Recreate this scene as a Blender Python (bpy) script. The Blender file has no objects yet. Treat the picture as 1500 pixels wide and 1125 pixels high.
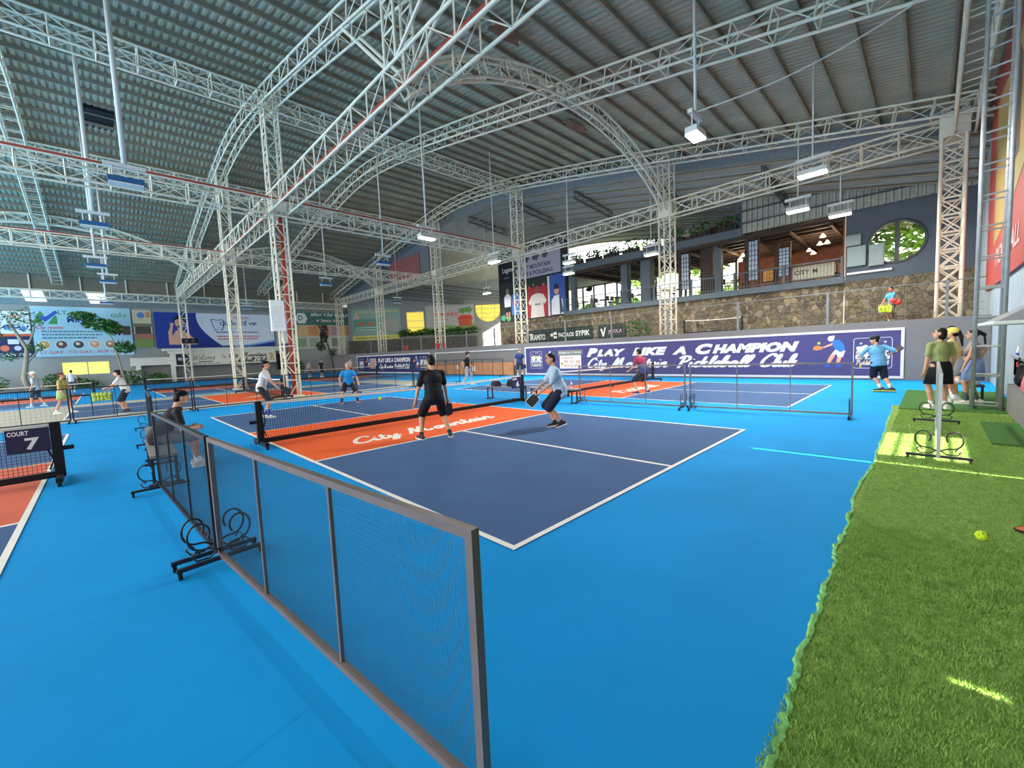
import bpy, bmesh, math, random
from mathutils import Vector as V, Matrix as Mx
random.seed(7)
sc = bpy.context.scene
COL = sc.collection
PI = math.pi

# ------------------------------------------------------------------ materials
def lin(c):
    if isinstance(c, str):
        c = [int(c[i:i + 2], 16) / 255 for i in (0, 2, 4)]
    return tuple(x / 12.92 if x <= .04045 else ((x + .055) / 1.055) ** 2.4 for x in c) + (1,)

MATS = {}
def mat(name, col, rough=.6, metal=0, var=.12, scale=6, bump=0, spec=.3, emit=0, coords='Object', col2=None):
    if name in MATS:
        return MATS[name]
    m = bpy.data.materials.new(name); m.use_nodes = True
    nt = m.node_tree; b = nt.nodes['Principled BSDF']
    c = lin(col)
    b.inputs['Roughness'].default_value = rough
    b.inputs['Metallic'].default_value = metal
    b.inputs['Specular IOR Level'].default_value = spec
    tc = nt.nodes.new('ShaderNodeTexCoord')
    n = nt.nodes.new('ShaderNodeTexNoise'); n.inputs['Scale'].default_value = scale; n.inputs['Detail'].default_value = 5
    nt.links.new(tc.outputs[coords], n.inputs['Vector'])
    r = nt.nodes.new('ShaderNodeValToRGB')
    r.color_ramp.elements[0].position = .3; r.color_ramp.elements[1].position = .7
    if col2:
        r.color_ramp.elements[0].color = lin(col2); r.color_ramp.elements[1].color = c
    else:
        r.color_ramp.elements[0].color = tuple(x * (1 - var) for x in c[:3]) + (1,)
        r.color_ramp.elements[1].color = tuple(min(1, x * (1 + var)) for x in c[:3]) + (1,)
    nt.links.new(n.outputs['Fac'], r.inputs['Fac'])
    nt.links.new(r.outputs['Color'], b.inputs['Base Color'])
    if bump:
        bp = nt.nodes.new('ShaderNodeBump'); bp.inputs['Strength'].default_value = bump; bp.inputs['Distance'].default_value = .02
        nt.links.new(n.outputs['Fac'], bp.inputs['Height']); nt.links.new(bp.outputs['Normal'], b.inputs['Normal'])
    if emit:
        nt.links.new(r.outputs['Color'], b.inputs['Emission Color']); b.inputs['Emission Strength'].default_value = emit
    MATS[name] = m
    return m

def stone_mat():
    m = bpy.data.materials.new('rubble_stone'); m.use_nodes = True
    nt = m.node_tree; b = nt.nodes['Principled BSDF']; b.inputs['Roughness'].default_value = .9
    tc = nt.nodes.new('ShaderNodeTexCoord')
    v = nt.nodes.new('ShaderNodeTexVoronoi'); v.inputs['Scale'].default_value = 3.6
    v2 = nt.nodes.new('ShaderNodeTexVoronoi'); v2.feature = 'DISTANCE_TO_EDGE'; v2.inputs['Scale'].default_value = 3.6
    nz = nt.nodes.new('ShaderNodeTexNoise'); nz.inputs['Scale'].default_value = 3
    mx = nt.nodes.new('ShaderNodeMix'); mx.data_type = 'RGBA'; mx.blend_type = 'LINEAR_LIGHT'; mx.inputs['Factor'].default_value = .12
    nt.links.new(tc.outputs['Object'], mx.inputs['A']); nt.links.new(nz.outputs['Color'], mx.inputs['B'])
    nt.links.new(mx.outputs['Result'], v.inputs['Vector']); nt.links.new(mx.outputs['Result'], v2.inputs['Vector'])
    r = nt.nodes.new('ShaderNodeValToRGB'); cr = r.color_ramp
    cr.elements[0].color = lin('50473a'); cr.elements[1].color = lin('96886c')
    e = cr.elements.new(.35); e.color = lin('776a50'); e = cr.elements.new(.7); e.color = lin('685f52')
    sp = nt.nodes.new('ShaderNodeSeparateColor'); nt.links.new(v.outputs['Color'], sp.inputs['Color'])
    nt.links.new(sp.outputs[0], r.inputs['Fac'])
    r2 = nt.nodes.new('ShaderNodeValToRGB'); r2.color_ramp.elements[0].position = .0; r2.color_ramp.elements[1].position = .06
    r2.color_ramp.elements[0].color = (.25, .25, .25, 1)
    nt.links.new(v2.outputs['Distance'], r2.inputs['Fac'])
    mu = nt.nodes.new('ShaderNodeMix'); mu.data_type = 'RGBA'; mu.blend_type = 'MULTIPLY'; mu.inputs['Factor'].default_value = 1
    nt.links.new(r.outputs['Color'], mu.inputs['A']); nt.links.new(r2.outputs['Color'], mu.inputs['B'])
    nt.links.new(mu.outputs['Result'], b.inputs['Base Color'])
    bp = nt.nodes.new('ShaderNodeBump'); bp.inputs['Strength'].default_value = .8; bp.inputs['Distance'].default_value = .08
    nt.links.new(v2.outputs['Distance'], bp.inputs['Height']); nt.links.new(bp.outputs['Normal'], b.inputs['Normal'])
    return m

def pane_mat(name, col):
    m = bpy.data.materials.new(name); m.use_nodes = True
    nt = m.node_tree; b = nt.nodes['Principled BSDF']
    b.inputs['Base Color'].default_value = lin(col); b.inputs['Roughness'].default_value = .5
    t = nt.nodes.new('ShaderNodeBsdfTranslucent'); t.inputs['Color'].default_value = lin(col)
    mx = nt.nodes.new('ShaderNodeMixShader'); mx.inputs[0].default_value = .85
    nt.links.new(b.outputs[0], mx.inputs[1]); nt.links.new(t.outputs[0], mx.inputs[2])
    nt.links.new(mx.outputs[0], nt.nodes['Material Output'].inputs[0])
    return m

BLUE = mat('court_blue_acrylic', '1698de', .8, var=.06, scale=1.1, spec=.08)
NAVY = mat('court_navy_acrylic', '4a668f', .8, var=.06, scale=1.5, spec=.08)
ORNG = mat('court_orange_acrylic', 'f26838', .8, var=.05, scale=1.5, spec=.08)
SALM = mat('court_salmon_acrylic', 'd9705a', .8, var=.05, scale=1.5, spec=.08)
LINE = mat('line_paint', 'f2efe4', .6, var=.04)
CONC = mat('pale_concrete', 'b4b2a6', .8, var=.08, scale=2)
WALLG = mat('grey_render', '807d7b', .85, var=.05, scale=1.3)
WALLD = mat('slate_render', '59626c', .8, var=.05, scale=1.3)
CREAM = mat('cream_render', 'e3dfd0', .8, var=.05)
WHITE = mat('white_paint', 'e4e4e2', .5, var=.03)
TRUSS = mat('truss_paint', 'e1d9c2', .5, var=.08, scale=3)
DKSTEEL = mat('dark_roof_steel', '4a4d50', .5, var=.1)
SHEET = mat('roof_sheet', 'a2977f', .55, var=.12, scale=.8)
PURL = mat('purlin_steel', '857b69', .55, var=.1)
RED = mat('red_pipe_paint', 'b04a36', .5, var=.1)
FRAME = mat('screen_frame_paint', '7b706d', .45, var=.1, metal=.2)
DKFR = mat('dark_frame_paint', '34353b', .45, var=.1, metal=.2)
WIRE = mat('screen_wire', '5d6064', .5, var=.05, metal=.2)
BLACK = mat('black_paint', '15161a', .5, var=.1)
NETM = mat('net_cord', '1b1d22', .8, var=.05)
TAPE = mat('net_tape', 'd9d6cc', .8, var=.06)
STONE = stone_mat()
TURF = mat('turf_backing', '8fae55', .95, var=.3, scale=30, bump=.6, col2='6b8e3e')
TURFD = mat('dark_turf', '3f6e2c', .95, var=.3, scale=40, bump=.6)
BLADE = mat('turf_blade', '9cbf62', .8, var=.35, scale=12, col2='739a46')
GALV = mat('galvanised_steel', 'b9bcbb', .4, metal=.4, var=.12, scale=8)
TIMBER = mat('orange_board', 'c98a5c', .7, var=.12, scale=3)
PURPLE = mat('banner_purple', '4c4878', .6, var=.04)
NAVYB = mat('banner_navy', '2a3266', .6, var=.04)
LAMPON = mat('lit_lamp_diffuser', 'fff8e8', .4, var=0, emit=9)
LAMPWARM = mat('warm_lamp_shade', 'ffe0b0', .4, var=0, emit=4)
LAMPOFF = mat('blue_lamp_housing', '2f618f', .4, var=.1)
FIXW = mat('fixture_white', 'd8d8d0', .5, var=.05)
YEL = mat('ball_yellow', 'd4ec2c', .5, var=.05)
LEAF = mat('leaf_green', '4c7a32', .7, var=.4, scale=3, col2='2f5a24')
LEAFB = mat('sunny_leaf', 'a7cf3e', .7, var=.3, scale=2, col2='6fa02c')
BARK = mat('bark', '9b8f7a', .9, var=.2, scale=8)
BARKD = mat('dark_bark', '5b5346', .9, var=.2, scale=8)
PANE = pane_mat('yellow_pane', 'fff3a0')
PANEW = pane_mat('white_pane', 'fffdf2')

def cm(hexs, rough=.7, name=None, var=.05):
    return mat(name or 'colour_' + hexs, hexs, rough, var=var, scale=5)

# ------------------------------------------------------------------ mesh builder
def frame_of(d, up=V((0, 0, 1))):
    d = d.normalized()
    if abs(d.dot(up)) > .98: up = V((1, 0, 0)) if abs(d.x) < .9 else V((0, 1, 0))
    s = d.cross(up).normalized(); u = s.cross(d).normalized()
    return d, s, u

class MB:
    def __init__(self): self.v = []; self.f = []
    def add(self, vs, fs):
        o = len(self.v); self.v += [V(a) for a in vs]; self.f += [tuple(i + o for i in q) for q in fs]; return self
    def box(self, c, s, rz=0):
        c = V(c); hx, hy, hz = s[0] / 2, s[1] / 2, s[2] / 2; co, si = math.cos(rz), math.sin(rz)
        vs = []
        for z in (-hz, hz):
            for x, y in ((-hx, -hy), (hx, -hy), (hx, hy), (-hx, hy)):
                vs.append(c + V((x * co - y * si, x * si + y * co, z)))
        return self.add(vs, [(3, 2, 1, 0), (4, 5, 6, 7), (0, 1, 5, 4), (1, 2, 6, 5), (2, 3, 7, 6), (3, 0, 4, 7)])
    def bx(self, x0, x1, y0, y1, z0, z1):
        return self.box(((x0 + x1) / 2, (y0 + y1) / 2, (z0 + z1) / 2), (x1 - x0, y1 - y0, z1 - z0))
    def beam(self, p, q, w, h=None, up=V((0, 0, 1))):
        p, q = V(p), V(q); h = h or w
        if (q - p).length < 1e-6: return self
        d, s, u = frame_of(q - p, V(up))
        vs = [a + s * x * w / 2 + u * y * h / 2 for a in (p, q) for x, y in ((-1, -1), (1, -1), (1, 1), (-1, 1))]
        return self.add(vs, [(0, 1, 2, 3), (7, 6, 5, 4), (1, 0, 4, 5), (2, 1, 5, 6), (3, 2, 6, 7), (0, 3, 7, 4)])
    def tube(self, p, q, r, n=6, r2=None):
        return self.path([p, q], [r, r if r2 is None else r2], n)
    def path(self, pts, r, n=6, closed=False):
        pts = [V(p) for p in pts]; k = len(pts)
        rs = r if isinstance(r, (list, tuple)) else [r] * k
        vs = []; fs = []; prev = None
        for i, p in enumerate(pts):
            if closed: d = pts[(i + 1) % k] - pts[i - 1]
            else: d = pts[min(i + 1, k - 1)] - pts[max(i - 1, 0)]
            if d.length < 1e-9: d = V((0, 0, 1))
            d.normalize()
            if prev is None: _, s, u = frame_of(d)
            else:
                s = prev - d * prev.dot(d)
                if s.length < 1e-6: _, s, u = frame_of(d)
                s.normalize(); u = s.cross(d)
            prev = s
            for j in range(n):
                a = 2 * PI * j / n
                vs.append(p + (s * math.cos(a) + u * math.sin(a)) * rs[i])
        for i in range(k if closed else k - 1):
            for j in range(n):
                a, b = i * n + j, i * n + (j + 1) % n; e = ((i + 1) % k) * n
                fs.append((b, a, e + j, e + (j + 1) % n))
        if not closed:
            fs.append(tuple(range(n))); fs.append(tuple(reversed(range((k - 1) * n, k * n))))
        return self.add(vs, fs)
    def ell(self, c, r, seg=12, ring=8, R=None):
        c = V(c); r = (r, r, r) if not hasattr(r, '__len__') else r
        vs = [V((0, 0, -r[2]))]
        for i in range(1, ring):
            t = -PI / 2 + PI * i / ring
            for j in range(seg):
                a = 2 * PI * j / seg
                vs.append(V((r[0] * math.cos(t) * math.cos(a), r[1] * math.cos(t) * math.sin(a), r[2] * math.sin(t))))
        vs.append(V((0, 0, r[2])))
        if R is not None: vs = [R @ v for v in vs]
        vs = [c + v for v in vs]
        fs = [(0, 1 + (j + 1) % seg, 1 + j) for j in range(seg)]
        for i in range(ring - 2):
            for j in range(seg):
                a = 1 + i * seg; b = a + seg
                fs.append((a + j, a + (j + 1) % seg, b + (j + 1) % seg, b + j))
        t = len(vs) - 1; a = 1 + (ring - 2) * seg
        fs += [(a + j, a + (j + 1) % seg, t) for j in range(seg)]
        return self.add(vs, fs)
    def cap(self, p, q, r, r2=None, n=10):       # closed tapered capsule
        p, q = V(p), V(q); r2 = r if r2 is None else r2
        d = (q - p)
        if d.length < 1e-5: return self.ell(p, r)
        d.normalize(); pts = []; rs = []
        for a in (-80, -50, -20): pts.append(p + d * r * math.sin(math.radians(a))); rs.append(r * math.cos(math.radians(a)))
        for a in (20, 50, 80): pts.append(q + d * r2 * math.sin(math.radians(a))); rs.append(r2 * math.cos(math.radians(a)))
        return self.path(pts, rs, n)
    def prism(self, poly, o, ux, uy, depth):
        """2-D outline extruded along ux x uy; depth > 0 towards the viewer side n = ux x uy"""
        o, ux, uy = V(o), V(ux), V(uy); n = ux.cross(uy).normalized()
        k = len(poly)
        a = sum(poly[i][0] * poly[(i + 1) % k][1] - poly[(i + 1) % k][0] * poly[i][1] for i in range(k))
        if a < 0: poly = poly[::-1]
        vs = [o + ux * x + uy * y for x, y in poly] + [o + ux * x + uy * y + n * depth for x, y in poly]
        fs = [tuple(reversed(range(k))), tuple(range(k, 2 * k))] + [(i, (i + 1) % k, k + (i + 1) % k, k + i) for i in range(k)]
        return self.add(vs, fs)
    def lathe(self, prof, c=(0, 0, 0), n=16):
        c = V(c); vs = []; fs = []
        for r, z in prof:
            for j in range(n):
                a = 2 * PI * j / n; vs.append(c + V((r * math.cos(a), r * math.sin(a), z)))
        for i in range(len(prof) - 1):
            for j in range(n):
                a, b = i * n + j, i * n + (j + 1) % n
                fs.append((a, b, b + n, a + n))
        fs.append(tuple(reversed(range(n)))); fs.append(tuple(range((len(prof) - 1) * n, len(prof) * n)))
        return self.add(vs, fs)
    def mesh(self, name, off=V((0, 0, 0))):
        me = bpy.data.meshes.new(name)
        me.from_pydata([tuple(v - off) for v in self.v], [], self.f); me.update()
        return me
    def build(self, name, m, parent=None, smooth=False, origin=None, kind=None):
        off = V((0, 0, 0))
        if parent is not None:
            p = parent
            while p: off = off + p.location; p = p.parent
        elif origin is not None: off = V(origin)
        else:
            xs = [v.x for v in self.v]; ys = [v.y for v in self.v]; zs = [v.z for v in self.v]
            off = V(((min(xs) + max(xs)) / 2, (min(ys) + max(ys)) / 2, min(zs)))
        me = self.mesh(name, off)
        if m: me.materials.append(m)
        if smooth: me.polygons.foreach_set('use_smooth', [True] * len(me.polygons))
        o = bpy.data.objects.new(name, me); COL.objects.link(o)
        if parent is not None: o.parent = parent
        else: o.location = off
        if kind: o['kind'] = kind
        return o

def tag(o, label=None, cat=None, group=None, kind=None):
    if label: o['label'] = label
    if cat: o['category'] = cat
    if group: o['group'] = group
    if kind: o['kind'] = kind
    return o
def E(name, label, cat, loc=(0, 0, 0), group=None, kind=None):
    o = bpy.data.objects.new(name, None); COL.objects.link(o); o.location = loc; o.empty_display_size = .2
    return tag(o, label, cat, group, kind)
def copy_tree(o, parent=None):
    c = o.copy(); COL.objects.link(c)
    if parent is not None: c.parent = parent
    for ch in list(o.children): copy_tree(ch, c)
    return c
def dup(o, loc, rz=None, label=None, group=None):
    c = copy_tree(o); c.location = loc
    if rz is not None: c.rotation_euler = (0, 0, rz)
    if label: c['label'] = label
    if group: c['group'] = group
    return c
def struct(mb, name, m, kind='structure', **k):
    o = mb.build(name, m, **k); o['kind'] = kind; return o

def text(name, s, m, parent, o, ux, uy, w, h, depth=.01, shear=0, bold=0):
    """lettering fitted into the w x h box whose lower left corner is o"""
    cu = bpy.data.curves.new(name, 'FONT'); cu.body = s; cu.extrude = .02; cu.shear = shear; cu.space_character = 1 + bold; cu.offset = bold; cu.resolution_u = 3
    t = bpy.data.objects.new(name, cu); COL.objects.link(t)
    dg = bpy.context.evaluated_depsgraph_get()
    me = bpy.data.meshes.new_from_object(t.evaluated_get(dg))
    bpy.data.objects.remove(t); bpy.data.curves.remove(cu)
    mb = MB()
    if len(me.vertices):
        xs = [v.co.x for v in me.vertices]; ys = [v.co.y for v in me.vertices]
        x0, x1, y0, y1 = min(xs), max(xs), min(ys), max(ys)
        o, ux, uy = V(o), V(ux), V(uy); n = ux.cross(uy).normalized()
        vs = [o + ux * ((v.co.x - x0) / (x1 - x0) * w) + uy * ((v.co.y - y0) / (y1 - y0) * h) + n * (depth * (v.co.z + .02) / .04) for v in me.vertices]
        mb.add(vs, [tuple(p.vertices) for p in me.polygons])
    bpy.data.meshes.remove(me)
    return mb.build(name, m, parent)

# brush-script lettering: single strokes per letter, x height = 1
STROKE = {
 'C': (1.5, [[(1.45, 1.55), (1.2, 1.95), (.7, 1.8), (.25, 1.1), (.2, .4), (.6, .02), (1.1, .15), (1.5, .5)]]),
 'M': (2.5, [[(.1, .0), (.35, .5), (.75, 1.9), (.8, .9), (.85, .1)], [(.85, .1), (1.2, 1.1), (1.6, 1.9), (1.6, .8), (1.75, .1), (2.0, .05), (2.3, .4)]]),
 'P': (1.7, [[(.55, -.25), (.65, .8), (.8, 1.8)], [(.2, 1.5), (.6, 1.95), (1.3, 1.85), (1.5, 1.4), (1.2, 1.0), (.75, .85)]]),
 'W': (2.3, [[(.1, 1.8), (.4, .8), (.5, .05), (1.0, 1.0), (1.2, 1.5), (1.2, .6), (1.3, .05), (1.8, 1.0), (2.1, 1.9)]]),
 'T': (1.4, [[(.1, 1.7), (.7, 1.85), (1.4, 1.8)], [(.8, 1.8), (.65, .9), (.6, .0)]]),
 'i': (.55, [[(.15, .9), (.2, .2), (.35, .02), (.6, .3)], [(.3, 1.3), (.34, 1.42)]]),
 't': (.7, [[(.35, 1.6), (.25, .7), (.3, .1), (.5, .03), (.75, .3)], [(.05, 1.05), (.65, 1.1)]]),
 'y': (.95, [[(.1, .9), (.15, .3), (.4, .15), (.7, .85)], [(.75, .95), (.65, .1), (.45, -.6), (.15, -.55), (.4, -.15), (1.0, .3)]]),
 'o': (.95, [[(.55, .9), (.2, .65), (.2, .15), (.5, .02), (.75, .4), (.6, .88), (.75, .75), (1.0, .7)]]),
 'u': (1.05, [[(.12, .9), (.15, .3), (.35, .05), (.65, .35), (.75, .9)], [(.75, .9), (.75, .2), (.9, .03), (1.1, .3)]]),
 'n': (1.1, [[(.12, .9), (.15, .05)], [(.15, .4), (.45, .88), (.7, .8), (.7, .2), (.85, .03), (1.15, .3)]]),
 'm': (1.6, [[(.12, .9), (.15, .05)], [(.15, .4), (.4, .88), (.6, .75), (.6, .05)], [(.6, .4), (.9, .88), (1.12, .75), (1.15, .15), (1.35, .05), (1.65, .3)]]),
 'a': (1.05, [[(.7, .8), (.4, .92), (.15, .5), (.3, .05), (.6, .3), (.75, .85)], [(.75, .9), (.72, .2), (.88, .03), (1.1, .3)]]),
 'c': (.8, [[(.7, .75), (.45, .92), (.18, .5), (.35, .05), (.6, .08), (.85, .35)]]),
 'k': (.95, [[(.3, 1.85), (.18, .9), (.15, .0)], [(.75, .95), (.3, .5), (.6, .15), (.75, .02), (1.0, .3)]]),
 'l': (.55, [[(.1, .4), (.45, 1.3), (.42, 1.85), (.25, 1.5), (.2, .3), (.35, .03), (.6, .3)]]),
 'e': (.8, [[(.2, .4), (.55, .55), (.6, .85), (.4, .92), (.17, .5), (.35, .04), (.6, .08), (.85, .35)]]),
 'b': (.95, [[(.1, .4), (.42, 1.3), (.4, 1.85), (.22, 1.5), (.18, .3), (.4, .02), (.7, .3), (.6, .8), (.9, .75)]]),
}
def brush(word, m, parent, o, ux, uy, w, h, depth=.006, width=.26, slant=.3, name='lettering'):
    """brush-script word fitted into the w x h box (h covers the capitals) with its lower left corner at o"""
    o, ux, uy = V(o), V(ux), V(uy); n = ux.cross(uy).normalized(); x = 0; segs = []
    for chx in word:
        if chx == ' ': x += .7; continue
        wd, st = STROKE[chx]
        for s in st: segs.append([(a + x, b) for a, b in s])
        x += wd
    sx, sy = w / (x + slant * 1.9), h / 1.95; mb = MB()
    for s in segs:
        p = []; k = len(s)
        for i in range(k - 1):
            p0, p1, p2, p3 = s[max(i - 1, 0)], s[i], s[i + 1], s[min(i + 2, k - 1)]
            for t in ([0, .2, .4, .6, .8] if k > 2 else [0]):
                q = [.5 * (2 * p1[c] + (p2[c] - p0[c]) * t + (2 * p0[c] - 5 * p1[c] + 4 * p2[c] - p3[c]) * t * t + (3 * p1[c] - p0[c] - 3 * p2[c] + p3[c]) * t ** 3) for c in (0, 1)]
                p.append(V((q[0], q[1])))
        p.append(V(s[-1])); vs = []; fs = []; K = len(p)
        for i, q in enumerate(p):
            d = (p[min(i + 1, K - 1)] - p[max(i - 1, 0)]); d = d.normalized() if d.length > 1e-6 else V((0, 1))
            r = width / 2 * (.75 + .35 * abs(d.y)) * (.7 if i in (0, K - 1) else 1)
            for sg in (-1, 1):
                a = V((q.x - d.y * r * sg, q.y + d.x * r * sg)); P = o + ux * ((a.x + slant * a.y) * sx) + uy * (a.y * sy)
                vs += [P, P + n * (depth + .00012 * i + .0007 * segs.index(s))]
        for i in range(K - 1):
            a = i * 4; b = a + 4; fs += [(a + 1, a + 3, b + 3, b + 1), (a, a + 1, b + 1, b), (a + 3, a + 2, b + 2, b + 3)]
        fs += [(0, 2, 3, 1), (K * 4 - 4, K * 4 - 3, K * 4 - 1, K * 4 - 2)]
        # top faces must look along n
        mb.add(vs, [f_[::-1] for f_ in fs])
    return mb.build(name, m, parent)

def remesh(mb, name, m, voxel, parent=None, smooth_it=3, origin=None):
    o = mb.build('tmp', None, parent=None, origin=(0, 0, 0))
    r = o.modifiers.new('r', 'REMESH'); r.mode = 'VOXEL'; r.voxel_size = voxel; r.use_smooth_shade = True
    if smooth_it:
        s = o.modifiers.new('s', 'SMOOTH'); s.factor = .5; s.iterations = smooth_it
    dg = bpy.context.evaluated_depsgraph_get()
    me = bpy.data.meshes.new_from_object(o.evaluated_get(dg))
    bpy.data.objects.remove(o)
    me.name = name
    me.materials.clear(); me.materials.append(m)
    me.polygons.foreach_set('use_smooth', [True] * len(me.polygons))
    ob = bpy.data.objects.new(name, me); COL.objects.link(ob)
    if parent is not None: ob.parent = parent
    return ob

# ------------------------------------------------------------------ lattice steelwork
def lattice(name, label, cat, nodes, w, h, m=TRUSS, rc=.042, rl=.022, side=None, group=None, cross=True, plates=(), zig=False):
    """box lattice girder: four chords and lacing along the nodes"""
    nodes = [V(p) for p in nodes]; k = len(nodes)
    base = min(nodes, key=lambda p: p.z)
    root = E(name, label, cat, base if abs(nodes[0].z - nodes[-1].z) > 1 else (nodes[0] + nodes[-1]) / 2, group)
    cor = []
    for i, p in enumerate(nodes):
        d = nodes[min(i + 1, k - 1)] - nodes[max(i - 1, 0)]
        d.normalize()
        s = V(side) if side else d.cross(V((0, 0, 1))).normalized()
        u = s.cross(d).normalized()
        cor.append([p + s * a * w / 2 + u * b * h / 2 for a, b in ((-1, -1), (1, -1), (1, 1), (-1, 1))])
    for j in range(4):
        MB().path([c[j] for c in cor], rc, 6).build('chord', m, root, smooth=True)
    L = MB()
    for i in range(k):
        c = cor[i]
        for a, b in ((0, 1), (1, 2), (2, 3), (3, 0)):
            L.tube(c[a], c[b], rl * 1.25 if (a, b) in ((1, 2), (3, 0)) else rl, 4)
        if i + 1 < k:
            e = cor[i + 1]
            for a, b in ((1, 2), (3, 0)):
                if cross or i % 2: L.tube(c[a], e[b], rl * .75, 4)
                if cross or not i % 2: L.tube(c[b], e[a], rl * .75, 4)
            if zig: L.tube(c[i % 2], e[1 - i % 2], rl * .8, 4); L.tube(c[3 - i % 2], e[2 + i % 2], rl * .8, 4)
    L.build('lacing', m, root)
    for c, s in plates:
        MB().box(c, s).build('gusset_box', m, root)
    return root
def span(p, q, bay):
    p, q = V(p), V(q); n = max(1, round((q - p).length / bay))
    return [p.lerp(q, i / n) for i in range(n + 1)]
# ================================================================== THE HALL
def roofz(y): return 14.35 - .2 * (math.sqrt((y - 24.4) ** 2 + 25) - 5)
def leanz(x, y): return roofz(y) - .9 - .1 * (x - 20)

# ---- floor
struct(MB().bx(-30, 20, -8, 60, -.2, 0), 'floor', BLUE)
struct(MB().bx(-14, 12.4, 16.9, 26.4, 0, .003), 'floor_concrete_strip', CONC)
struct(MB().bx(18.25, 45, -8, 27.3, 1.95, 2.15).bx(18.25, 60, 27.3, 60, 1.95, 2.15), 'floor_terrace', CONC)

def court(label, x0, y0, rot=False, kit=ORNG, serv=NAVY, word=None):
    """regulation court 6.10 x 13.41; rot lays its length along x"""
    def P(a, b): return (x0 + b, y0 + a) if rot else (x0 + a, y0 + b)
    def R(mb, a0, a1, b0, b1, z0, z1):
        p, q = P(a0, b0), P(a1, b1)
        mb.bx(min(p[0], q[0]), max(p[0], q[0]), min(p[1], q[1]), max(p[1], q[1]), z0, z1)
    W, Ln, K = 6.10, 13.41, 4.57
    c = P(W / 2, Ln / 2)
    root = E('pickleball_court', label, 'court', (c[0], c[1], 0), 'painted pickleball courts')
    mb = MB(); R(mb, 0, W, 0, K, .001, .007); mb.build('service_area', serv, root)
    mb = MB(); R(mb, 0, W, Ln - K, Ln, .001, .007); mb.build('service_area', serv, root)
    mb = MB(); R(mb, 0, W, K, Ln - K, .001, .007); mb.build('kitchen', kit, root)
    t = .055; mb = MB(); z = (.0072, .010)
    R(mb, 0, t, 0, Ln, *z); R(mb, W - t, W, 0, Ln, *z)
    for b in (0, K, Ln - K - t, Ln - t): R(mb, t, W - t, b, b + t, *z)
    R(mb, W / 2 - t / 2, W / 2 + t / 2, t, K, *z); R(mb, W / 2 - t / 2, W / 2 + t / 2, Ln - K, Ln - t, *z)
    mb.build('boundary_line', LINE, root)
    if word:
        brush(word, LINE, root, (x0 + 1.02, y0 + 5.3, .0072), (1, 0, 0), (0, 1, 0), 3.75, .62, .003, .3)
    return root
court('navy and orange pickleball court with white script lettering where the man in black plays', 0, 0, word='City Mountain')
c = court('navy and orange pickleball court beside the long purple wall banner', 9.42, 0)
brush('Pickleball', LINE, c, (10.6, 5.3, .0072), (1, 0, 0), (0, 1, 0), 3.2, .6, .003, .3)
court('pickleball court cut by the frame edge, behind the net marked 7', -9.12, 0, kit=SALM)
c = court('sideways pickleball court on the pale concrete beyond the wire screens', -3.35, 18.3, rot=True)
MB().prism([(0, 0), (1.3, .5), (.8, .65), (1.9, 1.5), (.5, .9), (1.0, .75)], (2.2, 20.2, .0072), (1, 0, 0), (0, 1, 0), .003).build('painted_logo', LINE, c)
court('far pickleball court with salmon kitchen before the cream clubhouse', .1, 27.4, kit=SALM)
court('far pickleball court with salmon kitchen before the blue food billboard', -9.4, 27.4, kit=SALM)
court('far pickleball court in front of the small navy wall banner', 9.5, 27.4, kit=SALM)

# ---- roof
mb = MB(); xs = []
x = -12.0
while x < 20.9:
    xs += [(x, 0), (x + .09, 0), (x + .12, .045), (x + .2, .045), (x + .23, 0)]; x += .23
ysr = [-5.4 + i * (58.6 / 44) for i in range(45)]
vs = [(a, y, roofz(y) + b) for y in ysr for a, b in xs]; n = len(xs)
mb.add(vs, [(j * n + i, (j + 1) * n + i, (j + 1) * n + i + 1, j * n + i + 1) for j in range(44) for i in range(n - 1)])
ceil = struct(mb, 'ceiling', SHEET)
y = -4.6
while y < 53:
    MB().beam((-12, y, roofz(y) - .09), (20.9, y, roofz(y) - .09), .07, .18).build('purlin', PURL, ceil); y += .98
# torn lining under the roof sheet
for (cx, cy, s) in ((14.4, 9.6, 1.0), (11.6, 34.5, 1.3), (7.6, 7.2, .8), (-2.2, 27.6, .0)):
    if not s: continue
    pl = [(math.cos(a) * s * random.uniform(.6, 1.1), math.sin(a) * s * .5 * random.uniform(.5, 1.1)) for a in [i * PI / 7 for i in range(14)]]
    MB().prism(pl, (cx, cy, roofz(cy) - .24), (1, 0, 0), (0, 1, (roofz(cy + .5) - roofz(cy - .5))), .015).build('torn_lining', cm('6e4a38', name='torn_lining_brown', var=.5), ceil)
vent = MB()
for k in range(3): vent.bx(-1.95, -.75, 26.2 + k * .75, 26.2 + k * .75 + .62, 14.1, 14.2)
vent.build('roof_opening', BLACK, ceil)

# lean-to roof over the terrace
mb = MB(); xs = []; x = 20.6
while x < 33.8: xs += [(x, 0), (x + .12, 0), (x + .16, .05), (x + .26, .05)]; x += .3
n = len(xs); ysl = [-5.4 + i for i in range(37)]
mb.add([(a, y, leanz(a, y) + b) for y in ysl for a, b in xs], [(j * n + i, (j + 1) * n + i, (j + 1) * n + i + 1, j * n + i + 1) for j in range(36) for i in range(n - 1)])
mb.add([(20.6, 29.6, leanz(20.6, 29.6)), (48, 29.6, leanz(34, 29.6)), (48, 58, leanz(34, 52)), (20.6, 58, leanz(20.6, 52))], [(0, 1, 2, 3)])
lean = struct(mb, 'ceiling_terrace', mat('terrace_sheet', '8b8e8d', .55, var=.12, scale=.8))
for i in range(12):
    x = 20.8 + i * 1.1
    MB().path([(x, y, leanz(x, y) - .08) for y in range(-5, 31, 4)], .055, 4).build('purlin', PURL, lean)
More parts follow.
